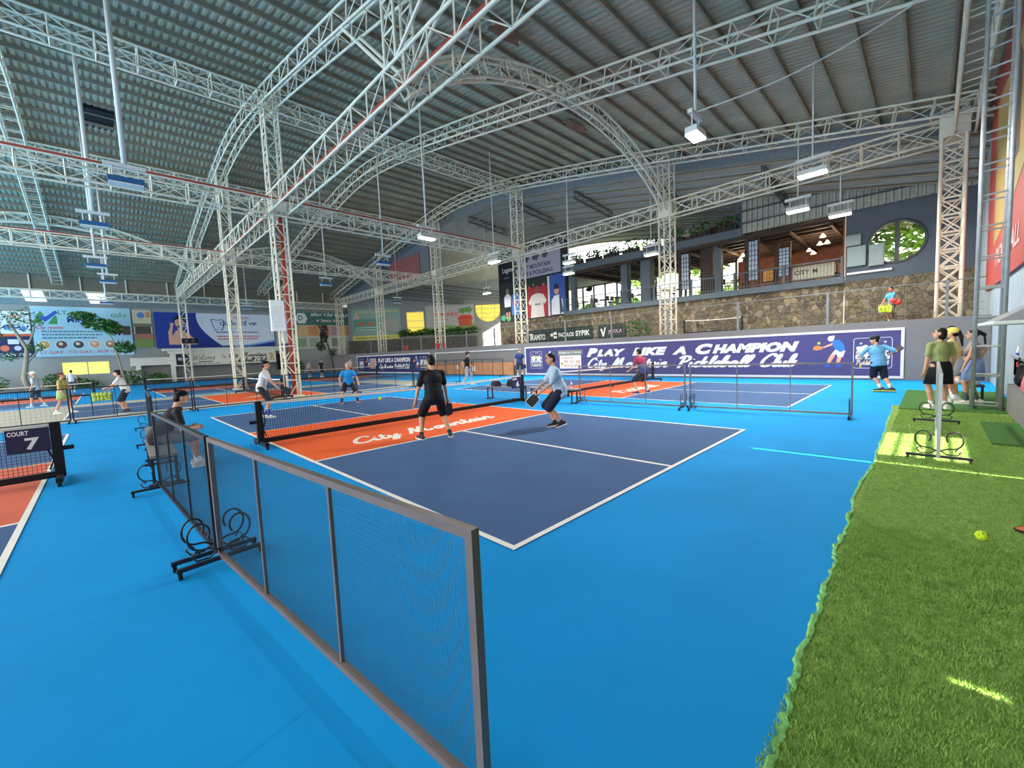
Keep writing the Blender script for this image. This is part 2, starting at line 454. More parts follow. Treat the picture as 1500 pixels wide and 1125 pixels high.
struct(MB().add([(20.9, y, z) for y in ysr for z in (roofz(y) + .03, roofz(y) - 1.0)], [(2 * i, 2 * i + 1, 2 * i + 3, 2 * i + 2) for i in range(44)])
       .add([(20.94, y, z) for y in ysr for z in (roofz(y) + .03, roofz(y) - 1.0)], [(2 * i + 1, 2 * i, 2 * i + 2, 2 * i + 3) for i in range(44)]), 'trim_roof_edge', mat('edge_sheet', '8d9194', .6))
# closed grey gable panel between the two roofs, far end
gp = struct(MB().bx(20.7, 20.85, 31.5, 51.5, 8.9, 12.6), 'wall_gable', mat('gable_grey', '717478', .8))
MB().bx(20.62, 20.7, 33, 39, 9.2, 11.6).build('faded_red_sheet', cm('9a5a55', name='faded_red'), gp)

# ---- walls
struct(MB().bx(18.1, 18.35, -3.7, 51.9, 0, 2.15), 'wall_terrace', WALLG)
struct(MB().bx(18.04, 18.1, 17.3, 27.5, 1.75, 1.82).bx(18.04, 18.1, 17.3, 17.38, .9, 1.75).bx(18.04, 18.1, 27.42, 27.5, .5, 1.75), 'trim_wall', WHITE)
struct(MB().bx(25.9, 26.4, -5.2, 27.5, 2.15, 4.5), 'wall_stone', STONE)
# far wall, left to right, with a window opening; y = 52
fw = MB().bx(-16, -4.7, 52, 52.25, 0, 8.4).bx(-1.7, 22.2, 52, 52.25, 0, 8.4).bx(-4.7, -1.7, 52, 52.25, 0, 1.25).bx(-4.7, -1.7, 52, 52.25, 2.45, 8.4)
struct(fw, 'wall_far', mat('far_wall_grey', '989c98', .85, var=.08, scale=.6))
struct(MB().bx(-16, 20.6, 51.2, 51.4, 8.7, 9.9), 'wall_eaves', mat('eaves_board', '7d7566', .8, var=.1))
for x in range(-15, 21, 3): struct(MB().bx(x, x + .1, 51.05, 51.2, 8.7, 9.9), 'trim_1' if x < -14 else 'trim_%d' % (x + 16), TRUSS)
win = E('window_1', None, None, (-3.2, 52.1, 1.25)); win['kind'] = 'structure'
MB().bx(-4.7, -1.7, 52.1, 52.13, 1.25, 2.45).build('pane', PANE, win)
MB().bx(-3.16, -3.08, 52.02, 52.2, 1.25, 2.45).bx(-4.7, -1.7, 52.02, 52.2, 1.25, 1.31).bx(-4.7, -1.7, 52.02, 52.2, 2.39, 2.45).build('frame', GALV, win)
# eaves lights; emission in the pane stands in for daylight behind it
for i, (a, b) in enumerate(((-6.5, -5.3), (-2.7, -1.5))):
    w_ = E('window_%d' % (i + 2), None, None, (a, 51.6, 7.6)); w_['kind'] = 'structure'
    MB().add([(a, 51.1, 8.62), (b, 51.1, 8.62), (b + .25, 51.15, 7.65), (a + .25, 51.15, 7.65)], [(0, 1, 2, 3)]).build('pane', mat('roof_light_glow', 'fffef4', .5, emit=1.2, var=0), w_)
struct(MB().add([(-16, 51.2, 8.7), (20.6, 51.2, 8.7), (20.6, 51.95, 7.45), (-16, 51.95, 7.45), (-16, 51.25, 8.76), (20.6, 51.25, 8.76), (20.6, 52, 7.5), (-16, 52, 7.5)],
                [(3, 2, 1, 0), (4, 5, 6, 7)]), 'ceiling_eaves', mat('eaves_sheet', '8b8d88', .7))
# oblique far wall of the terrace: runs from (22,51) to the right
WD = V((.7071, -.7071, 0)); WN = V((-.7071, -.7071, 0)); WO = V((22, 51, 0)); UZ = V((0, 0, 1))
def wp(s, z, n=0): return WO + WD * s + WN * n + UZ * z
def wall_piece(mb, s0, s1, z0, z1, n0=-.25, n1=0):
    vs = [wp(s, z, n) for z in (z0, z1) for s, n in ((s0, n0), (s1, n0), (s1, n1), (s0, n1))]
    mb.add(vs, [(0, 1, 2, 3), (7, 6, 5, 4), (1, 0, 4, 5), (2, 1, 5, 6), (3, 2, 6, 7), (0, 3, 7, 4)]); return mb
ow = MB()
# piers around a tall window (6.7-9.0) and a half-moon window (15.8-19.1)
for a in ((-1, 6.7, 2.1, 11), (6.7, 9.0, 7.4, 11), (6.7, 9.0, 2.1, 4.6), (9.0, 15.8, 2.1, 11), (15.8, 19.1, 7.9, 11), (19.1, 30, 2.1, 11)): wall_piece(ow, *a)
arc = [(15.8, 2.1), (19.1, 2.1), (19.1, 7.9)] + [(17.45 + 1.65 * math.cos(a), 7.3 - 1.6 * math.sin(a)) for a in [i * PI / 14 for i in range(15)]] + [(15.8, 7.9)]
# strip below the half-moon, built as two halves
for sgn in (-1, 1):
    hp = [(17.45, 2.1), (17.45 + sgn * 1.65, 2.1), (17.45 + sgn * 1.65, 7.3)] + [(17.45 + sgn * 1.65 * math.cos(a), 7.3 - 1.6 * math.sin(a)) for a in [i * PI / 16 for i in range(1, 9)]]
    ow.prism(hp, WO - WN * 0, WD, UZ, -.25)
struct(ow, 'wall_terrace_far', mat('terrace_far_grey', '8e9092', .85))
struct(wall_piece(MB(), -1, 9.3, 2.15, 3.9, 0, .3), 'wall_terrace_base', mat('dark_block', '5d5a54', .9, var=.25, scale=3))
w_ = tag(E('window_4', None, None, wp(7.85, 4.6)), kind='structure')
wall_piece(MB(), 6.7, 9.0, 4.6, 7.4, -.15, -.12).build('pane', PANE, w_)
f_ = MB()
for z in (5.3, 6.2, 7.3): wall_piece(f_, 6.7, 9.0, z, z + .06, -.1, -.04)
f_.build('frame', GALV, w_)
w_ = tag(E('window_5', None, None, wp(17.45, 5.7)), kind='structure')
wall_piece(MB(), 15.8, 19.1, 5.6, 7.9, -.2, -.17).build('pane', PANE, w_)
f_ = MB()
for z in (6.2, 6.8, 7.4): wall_piece(f_, 15.8, 19.1, z, z + .05, -.12, -.06)
for s in (16.6, 18.3): wall_piece(f_, s, s + .05, 5.8, 7.9, -.12, -.06)
f_.build('frame', GALV, w_)
# sunlit hoarding hedge along that wall's foot
# slate wall with the oval window, x = 26
ov = [(-1.02 + 1.02 * math.cos(a), 6.2 + .98 * math.sin(a)) for a in [i * PI / 16 for i in range(33)]]
up = [(.0 + .9, 4.5)] ; sw = MB()
top = [(.9, 8.4), (-5.2, 8.4)]
hi = [p for p in ov if p[1] >= 6.2 - 1e-6]; lo = [p for p in ov if p[1] <= 6.2 + 1e-6]
hi = sorted(hi, key=lambda p: p[0]); lo = sorted(lo, key=lambda p: p[0])
def yz(mb, poly, x0, x1):      # outline in (y, z) extruded from x0 to x1
    return mb.prism([(-p[0], p[1]) for p in poly], (x0, 0, 0), (0, -1, 0), (0, 0, 1), x0 - x1)
yz(sw, [(-5.2, 6.2)] + hi + [(.9, 6.2), (.9, 8.6), (-5.2, 8.6)], 26, 26.3)
yz(sw, [(-5.2, 6.2)] + lo + [(.9, 6.2), (.9, 4.5), (-5.2, 4.5)], 26, 26.3)
struct(sw, 'wall_slate', WALLD)
w_ = tag(E('window_6', None, None, (26.1, -1.02, 5.2)), kind='structure')
MB().path([(25.98, -1.02 + 1.05 * math.cos(a), 6.2 + 1.01 * math.sin(a)) for a in [i * PI / 20 for i in range(40)]], .06, 6, closed=True).build('frame', DKSTEEL, w_)
MB().bx(26.05, 26.25, -1.12, -.96, 5.2, 7.2).build('mullion', DKSTEEL, w_)
MB().bx(26.2, 26.22, -2.05, .0, 5.2, 7.2).build('pane', mat('clear_glass_dummy', 'dfeee6', .05), w_)
gl = bpy.data.materials.new('clear_glass'); gl.use_nodes = True
gn = gl.node_tree; tr = gn.nodes.new('ShaderNodeBsdfTransparent'); gg = gn.nodes.new('ShaderNodeBsdfGlossy'); gg.inputs['Roughness'].default_value = .05
gm = gn.nodes.new('ShaderNodeMixShader'); gm.inputs[0].default_value = .06
gn.links.new(tr.outputs[0], gm.inputs[1]); gn.links.new(gg.outputs[0], gm.inputs[2]); gn.links.new(gm.outputs[0], gn.nodes['Material Output'].inputs[0])
w_.children[2].data.materials[0] = gl
# corrugated fascia above the slate wall
mb = MB(); y = 5.8; pts = []
while y > -5.3: pts += [(25.7, y), (25.7, y - .1), (25.62, y - .14), (25.62, y - .24)]; y -= .28
n = len(pts); mb.add([(a, b, z) for z in (8.05, 9.9) for a, b in pts], [(i, n + i, n + i + 1, i + 1) for i in range(n - 1)])
struct(mb, 'trim_corrugated', mat('corrugated_grey', 'a3a79c', .6))
struct(MB().bx(25.55, 25.7, -5.3, 5.8, 8.6, 8.68).bx(25.55, 25.7, -5.3, 5.8, 9.3, 9.38), 'trim_rail', DKSTEEL)

# right-hand wall along the x axis, with the slits the sun streaks come through
rw = MB().bx(10.6, 26.4, -3.95, -3.72, 0, 10.4)
struct(rw, 'wall_right', mat('panel_bluegrey', '9fadb4', .7, var=.08))
# booth wall nearer the camera; gaps between its panels let the sun through
gaps = [(.39, .42, 2.45, 2.63), (4.70, 4.735, .3, 4.3), (5.15, 6.95, 2.35, 3.12), (8.17, 8.20, .3, 3.7)]
bw = MB(); xa = -14
for a, b, z0, z1 in gaps:
    bw.bx(xa, a, -5.6, -5.55, 0, 10.6); bw.bx(a, b, -5.6, -5.55, 0, z0); bw.bx(a, b, -5.6, -5.55, z1, 10.6); xa = b
bw.bx(xa, 10.6, -5.6, -5.55, 0, 10.6); bw.bx(10.6, 10.8, -5.6, -3.95, 0, 10.4)
struct(bw, 'wall_booth', WALLG)
gr = E('window_7', None, None, (6.05, -5.6, 2.55)); gr['kind'] = 'structure'
g_ = MB()
for k in range(5): g_.bx(5.15, 6.95, -5.64, -5.61, 2.4 + k * .15, 2.42 + k * .15)
g_.build('louvre', DKSTEEL, gr)

# ================================================================== STEELWORK
XC, XW = 3.95, 19.5
YS = [7.6, 18.5, 28.6, 39.4, 50]
ZL = 8.65
def colbase(x): return 0 if x < 10 else 2.15
near = {18.5: 'tall floor column with rust red pipe, right of the man in the white shirt', 28.6: 'second floor column, in front of the cream welcome board',
        50: 'slim floor column by the black speaker and dental billboard'}
far = {7.6: 'terrace column standing before the dark restaurant balcony', 18.5: 'terrace column beside the purple banner end and the sport posters',
       28.6: 'terrace column above the empty white-edged wall panel', 39.4: 'terrace column behind the man in the bright blue shirt', 50: 'faint terrace corner column by the green billboard'}
for y in YS[1:]:
    ztop = roofz(y) - .6
    if y == 39.4:
        lattice('king_post', 'white hanging lattice post between the far arch and the roof', 'post', span((XC, y, ZL + .4), (XC, y, ztop), .8), .55, .55, side=(1, 0, 0))
        continue
    lattice('lattice_column', 'white ' + near[y], 'column', span((XC, y, 0), (XC, y, ztop), .8), .55, .55, side=(1, 0, 0), group='white lattice columns',
            rc=.045, rl=.024, zig=True, plates=[((XC, y, ZL), (.62, .62, .7))] + ([((XC - .0, y, .03), (.8, .8, .06))]))
for y in YS[:4]:
    ztop = roofz(y) - .6
    lattice('lattice_column', 'white ' + far[y], 'column', span((XW, y, 2.15), (XW, y, ztop), .8), .6, .6, side=(1, 0, 0), group='white lattice columns',
            rc=.05, rl=.026, plates=[((XW, y, ZL), (.66, .66, .7))])
lattice('lattice_column', 'white ' + far[50], 'column', span((XW, 50, 2.15), (XW, 50, 9.2), .8), .6, .6, side=(1, 0, 0), group='white lattice columns')
# corner column by the slate wall, and the ladder mast near the women
lattice('lattice_column', 'white terrace corner column beside the oval window', 'column', span((XW, -2.75, 2.15), (XW, -2.75, 9.3), .62), .72, .6, side=(1, 0, 0), rc=.055, rl=.03,
        group='white lattice columns', plates=[((XW, -2.75, 8.75), (.85, .75, .8))])
mast = E('ladder_mast', 'grey galvanised ladder mast on the turf behind the standing women', 'mast', (10.75, -3.2, 0))
ml = [(10.5, -3.0), (10.42, -3.38), (11.05, -3.02), (10.98, -3.38)]
for x, y in ml: MB().tube((x, y, 0), (x, y, 10.2), .034, 8).build('chord', GALV, mast, smooth=True)
z = .12
while z < 10.2:
    rg = MB()
    for a, b in ((0, 1), (2, 3), (0, 2), (1, 3)):
        rg.tube(ml[a] + (z,), ml[b] + (z,), .019, 6)
    rg.build('rung', GALV, mast); z += .6

# lower girders along y
lattice('lattice_truss', 'long white floor-side truss carrying the rust red pipe overhead, over the near columns', 'truss', span((XC, 50, ZL), (XC, -3.2, ZL), 1.0), .72, .78, group='white roof trusses', rc=.045, cross=False)
lattice('lattice_truss', 'long white lower truss over the terrace edge above the purple banner', 'truss', span((XW, 50, ZL), (XW, -2.4, ZL), 1.06), .6, .72, group='white roof trusses')
# lower girders along x
xl = {18.5: 'white cross truss joining the tall floor column to the poster column, red pipe on top', 28.6: 'white cross truss second from the near end, over the far wire screens',
      39.4: 'white cross truss third from the near end, under the small arch', 50: 'white cross truss along the far billboard wall'}
for y, zc in ((18.5, 8.45), (28.6, 8.15), (50, 8.15)):
    lattice('lattice_truss', xl[y], 'truss', span((-12.5, y, zc), (XW, y, zc), 1.1), .6, .66, group='white roof trusses')
lattice('lattice_truss', 'white cross truss running overhead to the corner column by the oval window', 'truss', span((XC, -3.0, ZL + .1), (XW, -3.0, ZL + .1), 1.1), .5, .68, group='white roof trusses')
# upper girders along x
lattice('lattice_truss', 'white upper truss under the ridge, from the top of the tall floor column', 'truss', span((-12.5, 18.5, 12.95), (XW, 18.5, 12.95), 1.1), .6, .7, group='white roof trusses')
lattice('lattice_truss', 'white upper truss under the ridge, behind the nearer upper truss', 'truss', span((-12.5, 30.2, 12.9), (XW, 30.2, 12.9), 1.1), .6, .7, group='white roof trusses')
# rafters following the roof
rl_ = {-4.3: 'flat ladder-like white rafter on the far roof slope at the left', XC: 'deep white box rafter bending over the tall floor column', 11.2: 'white box rafter bending in the middle of the roof', 19.2: 'white box rafter over the terrace edge'}
for x, l in rl_.items():
    ys = [-4.2 + i * 1.0 for i in range(56)]
    lattice('roof_rafter', l, 'rafter', [(x, y, roofz(y) - .55) for y in ys], .62, .62, side=(1, 0, 0), group='white roof rafters', rl=.02, cross=False)
# arches
def arch(y, x0, x1, z0, rise, label):
    pts = []
    for i in range(17):
        t = i / 16; pts.append((x0 + (x1 - x0) * t, y, z0 + rise * (1 - (2 * t - 1) ** 2) ** .85))
    lattice('arched_truss', label, 'arch', pts, .3, .55, group='white arched trusses', rc=.045)
arch(7.6, XC, XW, 8.7, 2.55, 'white arched truss springing to the balcony column, nearest of the arches')
arch(39.4, XC, XW, 9.0, 2.75, 'small far white arched truss right of the red pipe column')
arch(39.4, -11.6, XC, 9.0, 2.75, 'far white arched truss over the food billboard')
# king-post lattice hung over the court from the roof
kp = lattice('king_post', 'white hanging lattice post with splayed struts above the court', 'post', span((XC, 7.6, ZL + .5), (XC, 7.6, roofz(7.6) - .3), .7), .55, .55, side=(1, 0, 0))
for dy in (-1, 1):
    for sx in (-.27, .27):
        MB().tube((XC + sx, 7.6 + dy * .25, ZL + .5), (XC + sx, 7.6 + dy * 2.6, roofz(7.6 + dy * 2.6) - .9), .05, 6).build('strut', TRUSS, kp)
# dark arched trusses of the lean-to
for i, y in enumerate((3.5, 9, 14.5, 20, 25.5)):
    lattice('lean_to_truss', 'dark steel truss under the lean-to roof over the terrace', 'truss', [(x, y, leanz(x, y) - .34) for x in (20.9, 21.9, 22.9, 23.9, 24.9, 25.5)], .12, .45, m=DKSTEEL, rc=.035, rl=.018, group='dark lean-to trusses')
for y in (33, 37, 41):
    lattice('lean_to_truss', 'dark steel truss high over the far terrace', 'truss', span((21, y, 8.5), (36, y, 8.3), 1.0), .3, .5, m=DKSTEEL, rc=.035, rl=.018, group='dark far terrace trusses')
# pipes
rp = E('fire_pipe', 'rust red fire pipe inside the long white truss', 'pipe', (XC, 20, ZL))
MB().tube((XC + .12, 49, ZL + .2), (XC + .12, -3, ZL + .2), .075, 8).build('pipe', RED, rp, smooth=True)
MB().tube((XC + .06, 18.42, .1), (XC + .06, 18.42, ZL), .09, 8).build('riser', RED, rp, smooth=True)
tag(MB().tube((-12, 18.2, 8.83), (XW, 18.2, 8.83), .055, 6).build('fire_pipe', RED), 'thin red pipe along the cross truss of the tall floor column', 'pipe')
tag(MB().tube((-12, 28.3, 8.5), (XC, 28.3, 8.5), .05, 6).build('fire_pipe', RED), 'thin red pipe along the second cross truss at the left', 'pipe')
# cable sagging from the bright lamp
pc = [V((9.0, 2.0, 7.5)).lerp(V((11.2, -2.2, 9.0)), t) + V((0, 0, -.25 * math.sin(PI * t))) for t in [i / 12 for i in range(13)]]
tag(MB().path(pc, .02, 5).build('power_cable', FIXW), 'white power cable sagging from the bright lamp to the roof', 'cable')
# roller box on the near floor column
cb = E('control_box', 'white control box fixed to the tall floor column', 'box', (3.6, 18.05, 3.0))
MB().bx(3.2, 3.75, 18.0, 18.2, 3.0, 4.35).build('housing', WHITE, cb)
MB().bx(3.3, 3.65, 17.97, 18.0, 3.2, 4.1).build('door', FIXW, cb)
spk = E('loudspeaker', 'black loudspeaker on the far column by the dental billboard', 'speaker', (4.2, 49.6, 3.9))
MB().bx(3.6, 4.9, 49.4, 49.68, 3.85, 4.35).build('cabinet', BLACK, spk)
MB().tube((3.95, 49.39, 4.1), (3.95, 49.36, 4.1), .16, 12).tube((4.5, 49.39, 4.1), (4.5, 49.36, 4.1), .16, 12).build('cone', DKSTEEL, spk)

# ================================================================== LAMPS
def lamp(x, y, z, axis, on, label, rod=True, power=0, size=.8):
    root = E('hanging_lamp', label, 'lamp', (x, y, z), 'rod-hung hall lamps')
    d = V((1, 0, 0)) if axis == 'x' else V((0, 1, 0)); c = V((x, y, z))
    h = size / 2
    if rod:
        zt = (roofz(y) if x < 20 else leanz(x, y)) - .1
        MB().tube((x, y, z + .5), (x, y, zt), (.065 if x < 0 else .04) if x < 12 else .025, 8).build('rod', FIXW, root, smooth=True)
    MB().beam(c - d * h * 1.15 + UZ * .47, c + d * h * 1.15 + UZ * .47, .12, .1).build('crossbar', FIXW, root)
    for s in (-.7, .7): MB().tube(c + d * h * s + UZ * .45, c + d * h * s + UZ * .12, .018, 5).build('hanger', FIXW, root)
    MB().beam(c - d * h + UZ * .05, c + d * h + UZ * .05, .3, .15).build('housing', FIXW if on else LAMPOFF, root)
    MB().beam(c - d * h * .94 - UZ * .05, c + d * h * .94 - UZ * .05, .3, .05).build('diffuser', LAMPON if on else FIXW, root)
    if power:
        la = bpy.data.lights.new('lamp_light', 'AREA'); la.shape = 'RECTANGLE'; la.size = size; la.size_y = .3; la.energy = power; la.color = (1, .98, .95)
        lo = bpy.data.objects.new('lamp_light', la); COL.objects.link(lo); lo.location = c + V((0, 0, -.11)) - root.location; lo.parent = root
        lo.rotation_euler = (0, 0, 0 if axis == 'x' else PI / 2)
    return root
LP = 420
lamp(-1.3, 14.2, 7.0, 'x', False, 'unlit blue lamp on a thick white rod, nearest of the left row')
lamp(-2.0, 19.7, 7.0, 'x', False, 'unlit blue lamp on a double white rod, second of the left row')
lamp(-2.0, 28.3, 7.0, 'x', False, 'unlit lamp below the left arch, third of the left row')
lamp(-1.5, 33.5, 7.0, 'x', False, 'unlit lamp below the third cross truss, fourth of the left row')
lamp(-1.5, 45.0, 7.0, 'x', False, 'small far unlit lamp above the food billboard')
lamp(9.0, 2.0, 6.95, 'x', True, 'dazzling lit lamp on a white rod over the court beside the purple banner', power=LP * 1.3, size=.6)
lamp(8.8, 14.0, 7.0, 'x', True, 'lit lamp on a long white rod in mid hall before the poster column', power=LP)
lamp(9.8, 20.0, 7.0, 'x', False, 'unlit lamp on a short rod right of the mid hall lit lamp')
lamp(9.7, 28.3, 7.0, 'x', False, 'unlit lamp hung under the second cross truss, right of the red pipe column')
lamp(8.4, 45.0, 7.0, 'x', False, 'small far unlit lamp above the dental billboard')
lamp(14.7, .5, 7.0, 'y', True, 'lit lamp in front of the terrace edge truss, left of the corner column', power=LP)
lamp(18.9, 1.7, 7.0, 'y', True, 'lit lamp over the terrace edge, above the flower-decked end of the balcony', power=LP)
lamp(21.3, .6, 7.0, 'y', True, 'lit lamp over the terrace next to the slate wall', power=LP * .6)
lamp(18.9, 13.6, 7.0, 'y', True, 'lit lamp below the terrace edge truss, left of the balcony posts', power=LP * .6)
lamp(14.8, 16.0, 7.0, 'y', True, 'lit lamp left of the poster column', power=LP)
lamp(21.3, 9.4, 7.0, 'y', True, 'lit lamp before the balcony, left of the balcony column', power=LP * .6)
lamp(21.2, 15.4, 6.85, 'y', True, 'lit lamp over the terrace by the blue poster', power=LP * .6)
lamp(23.0, 26.0, 7.0, 'y', True, 'lit lamp over the far terrace before the half-moon window', power=LP * .6)
lamp(19.2, 35.1, 7.0, 'x', False, 'small unlit lamp by the far terrace column')
# ================================================================== NETS
def net(label, p, q, grp='pickleball nets', h=.86, sign=None, signside=1, detail=True, z0=0.0):
    """net from post p to post q (x, y)"""
    p = V((p[0], p[1], z0)); q = V((q[0], q[1], z0)); L = (q - p).length; d = (q - p).normalized(); s = V((-d.y, d.x, 0))
    root = E('court_net', label, 'net', (p + q) / 2, grp)
    for a, e in ((p, 1), (q, -1)):
        MB().beam(a + UZ * .08, a + UZ * (h + .04), .085, .11, up=d).build('post', BLACK, root)
        ft = MB().beam(a - s * .42 + UZ * .09, a + s * .42 + UZ * .09, .07, .07)
        ft.tube(a - s * .4 + UZ * .045 - d * .02, a - s * .4 + UZ * .045 + d * .02, .045, 10).tube(a + s * .4 + UZ * .045 - d * .02, a + s * .4 + UZ * .045 + d * .02, .045, 10)
        ft.build('foot', BLACK, root)
        if detail:
            MB().beam(a - d * e * .05 + UZ * .5, a - d * e * .17 + UZ * .5, .06, .06).build('winch', BLACK, root)
            MB().path([a + d * e * .07 + UZ * (h - .05), a + d * e * .1 + UZ * .5, a + d * e * .05 + UZ * .35, a + d * e * .1 + UZ * .2], .012, 5).build('tension_cord', BLACK, root)
    MB().beam(p + UZ * .12, q + UZ * .12, .07, .09).build('base_bar', BLACK, root)
    c = (p + q) / 2
    MB().beam(c + UZ * .09, c + UZ * .01, .05, .05).build('centre_foot', BLACK, root)
    sag = lambda t: .05 * 4 * t * (1 - t)
    N = 24
    tp = MB()
    for i in range(N):
        t0, t1 = i / N, (i + 1) / N
        tp.beam(p.lerp(q, t0) + UZ * (h - sag(t0)), p.lerp(q, t1) + UZ * (h - sag(t1)), .03, .05)
    tp.build('top_tape', TAPE, root)
    g = MB(); st = .045 if detail else .09; n = int(L / st); r = .0028 if detail else .006
    for i in range(1, n):
        t = i / n; b = p.lerp(q, t); g.tube(b + UZ * .17, b + UZ * (h - sag(t)), r, 3)
    m = int((h - .17) / st)
    for k in range(m):
        z = .18 + k * st
        for i in range(12):
            t0, t1 = i / 12, (i + 1) / 12
            g.tube(p.lerp(q, t0) + UZ * (z - sag(t0) * z), p.lerp(q, t1) + UZ * (z - sag(t1) * z), r, 3)
    g.build('mesh', NETM, root)
    if sign:
        n_ = s * signside; u = d * (1 if signside < 0 else -1) * -1
        u = UZ.cross(n_).normalized() * 1
        a = (q if signside < 0 else q)
        w, hh = .42, .34
        o = q - d * .06 + n_ * .035 + UZ * (h - hh - .02)
        o = o - (d * w if u.dot(d) > 0 else V((0, 0, 0)))
        sg = MB().prism([(0, 0), (w, 0), (w, hh), (0, hh)], o, u, UZ, .012).build('sign', cm('2b2a46', .6, 'sign_navy'), root)
        sg['label'] = 'navy sign plate with the white number ' + sign
        text('lettering', sign, WHITE, sg, o + n_ * .0122 + u * (w * .42) + UZ * .04, u, UZ, .13 if sign != '7' else .14, .17, .004, bold=.035)
        text('lettering', 'COURT', WHITE, sg, o + n_ * .0122 + u * .02 + UZ * .25, u, UZ, .2, .065, .004, bold=.03)
    return root
net('black court net with cream top tape and number 6 sign on its far post', (-.2, 6.75), (7.15, 6.75), sign='6', signside=-1)
net('black court net with number 7 sign on the near post, cut by the frame edge', (-9.9, 6.75), (-2.85, 6.75), sign='7', signside=-1)
net('black court net before the purple banner, behind the man in the maroon shirt', (9.0, 6.75), (15.95, 6.75))
net('far court net beside the foot of the tall floor column', (3.35, 17.95), (3.35, 24.9), detail=False)
net('far court net in front of the cream welcome board', (-.3, 34.1), (6.7, 34.1), detail=False)
net('far court net in front of the food billboard', (-10, 34.1), (-2.7, 34.1), detail=False)
net('far court net behind the man in the bright blue shirt', (9, 34.1), (16, 34.1), detail=False)
net('small net standing on the terrace in front of the stone wall', (22.5, 8.0), (23.6, 5.2), detail=False, z0=2.15)

# ================================================================== WIRE SCREENS
def screen(label, p, q, h=1.06, grp='mobile wire screens', detail=1, m=FRAME, feet=(0, 1), scroll=True, zb=.07, divs=3):
    p = V((p[0], p[1], 0)); q = V((q[0], q[1], 0)); L = (q - p).length; d = (q - p).normalized(); s = V((-d.y, d.x, 0))
    root = E('wire_screen', label, 'screen', (p + q) / 2, grp)
    t = .035
    f = MB()
    f.beam(p + UZ * (zb + t), p + UZ * (h - t), t, t, up=d).beam(q + UZ * (zb + t), q + UZ * (h - t), t, t, up=d)
    f.beam(p - d * t / 2 + UZ * (h - t / 2), q + d * t / 2 + UZ * (h - t / 2), t, t).beam(p - d * t / 2 + UZ * (zb + t / 2), q + d * t / 2 + UZ * (zb + t / 2), t, t)
    f.build('frame', m, root)
    for i in range(1, divs):
        c = p.lerp(q, i / divs); MB().beam(c + UZ * (zb + t), c + UZ * (h - t), .018, .018, up=d).build('divider', m, root)
    w = MB()
    st, r = ((.0125, .0007) if detail == 2 else (.025, .0011) if detail else (.1, .0022))
    n = int(L / st)
    for i in range(1, n):
        c = p.lerp(q, i / n); w.tube(c + UZ * (zb + t), c + UZ * (h - t), r, 3)
    k = int((h - zb) / (st * (2 if detail else 1)))
    for i in range(1, k):
        z = zb + t + i * (h - zb - 2 * t) / k; w.tube(p + UZ * z, q + UZ * z, r * .85, 3)
    w.build('wire_mesh', WIRE, root)
    for e in feet:
        a = p.lerp(q, .012 if e == 0 else .988); sd = 1 if e == 0 else -1
        ft = MB().beam(a - s * .3 + UZ * .07, a + s * .3 + UZ * .07, .03, .03)
        if scroll:
            for sg in (-1, 1):
                # wrought scroll: C-curve rising to the post, with curled ends
                pts = []
                for i in range(26):
                    u_ = i / 25; a_ = -PI * .55 + u_ * PI * 1.75
                    rr = .1 * (1 - .45 * u_)
                    pts.append(a + s * sg * (.13 + rr * math.cos(a_)) + UZ * (.3 + rr * 1.25 * math.sin(a_)))
                pts = [a + UZ * .13] + [a + s * sg * .07 + UZ * .17] + pts
                ft.path(pts, .009, 5)
                ft.path([a + UZ * .16, a + s * sg * .08 + UZ * .1, a + s * sg * .17 + UZ * .1, a + s * sg * .2 + UZ * .15, a + s * sg * .17 + UZ * .18, a + s * sg * .145 + UZ * .15], .008, 5)
        ft.build('scroll_foot', DKFR, root)
        for sg in (-1, 1):
            c = a + s * sg * .28
            MB().beam(c + UZ * .075, c + UZ * .05, .03, .03).tube(c + UZ * .028 - s * .012, c + UZ * .028 + s * .012, .028, 10).build('caster', BLACK, root)
    return root
screen('long brown-grey wire screen nearest the camera, left of the near court', (-1.46, -1.32), (-1.72, 1.70), detail=2, feet=(1,))
screen('wire screen with scroll foot standing end to end behind the nearest screen', (-1.73, 1.80), (-1.86, 4.75), detail=1, m=DKFR, feet=(0, 1))
screen('narrow-looking wire screen beyond the seated man in black', (-1.62, 8.9), (-1.5, 12.2), detail=1, m=DKFR)
screen('wire screen on the turf seen edge on, in front of the waiting women', (5.15, -2.475), (8.35, -2.468), h=1.13, m=GALV, detail=1)
screen('wire screen between the two courts, its end nearest the turf', (8.36, -1.28), (8.07, 1.82), h=1.13, detail=1)
screen('wire screen between the two courts, in front of the man in the maroon shirt', (8.03, 1.94), (7.9, 5.05), h=1.13, detail=1)
fl = ['far wire screen behind the far net post of court 7', 'far wire screen behind the seated man, before the ball basket', 'far wire screen behind the man in the white shirt', 'far wire screen behind the man in the bright blue shirt',
      'far wire screen left of the man in black', 'far wire screen hidden behind the head of the man in black']
for i, x in enumerate((-6.1, -3.03, .03, 3.1, 6.15, 9.2)):
    screen(fl[i], (x, 16.5), (x + 3.0, 16.55), h=1.1, m=DKFR, detail=0, scroll=False)
for i, y in enumerate((17.9, 21.2, 24.5)):
    screen(['dark wire screen before the orange boards, beside the navy and white player', 'dark wire screen before the middle of the orange boards', 'dark wire screen before the far end of the orange boards'][i],
           (16.9, y), (16.9, y + 3.1), h=1.2, m=DKFR, detail=0, scroll=False)

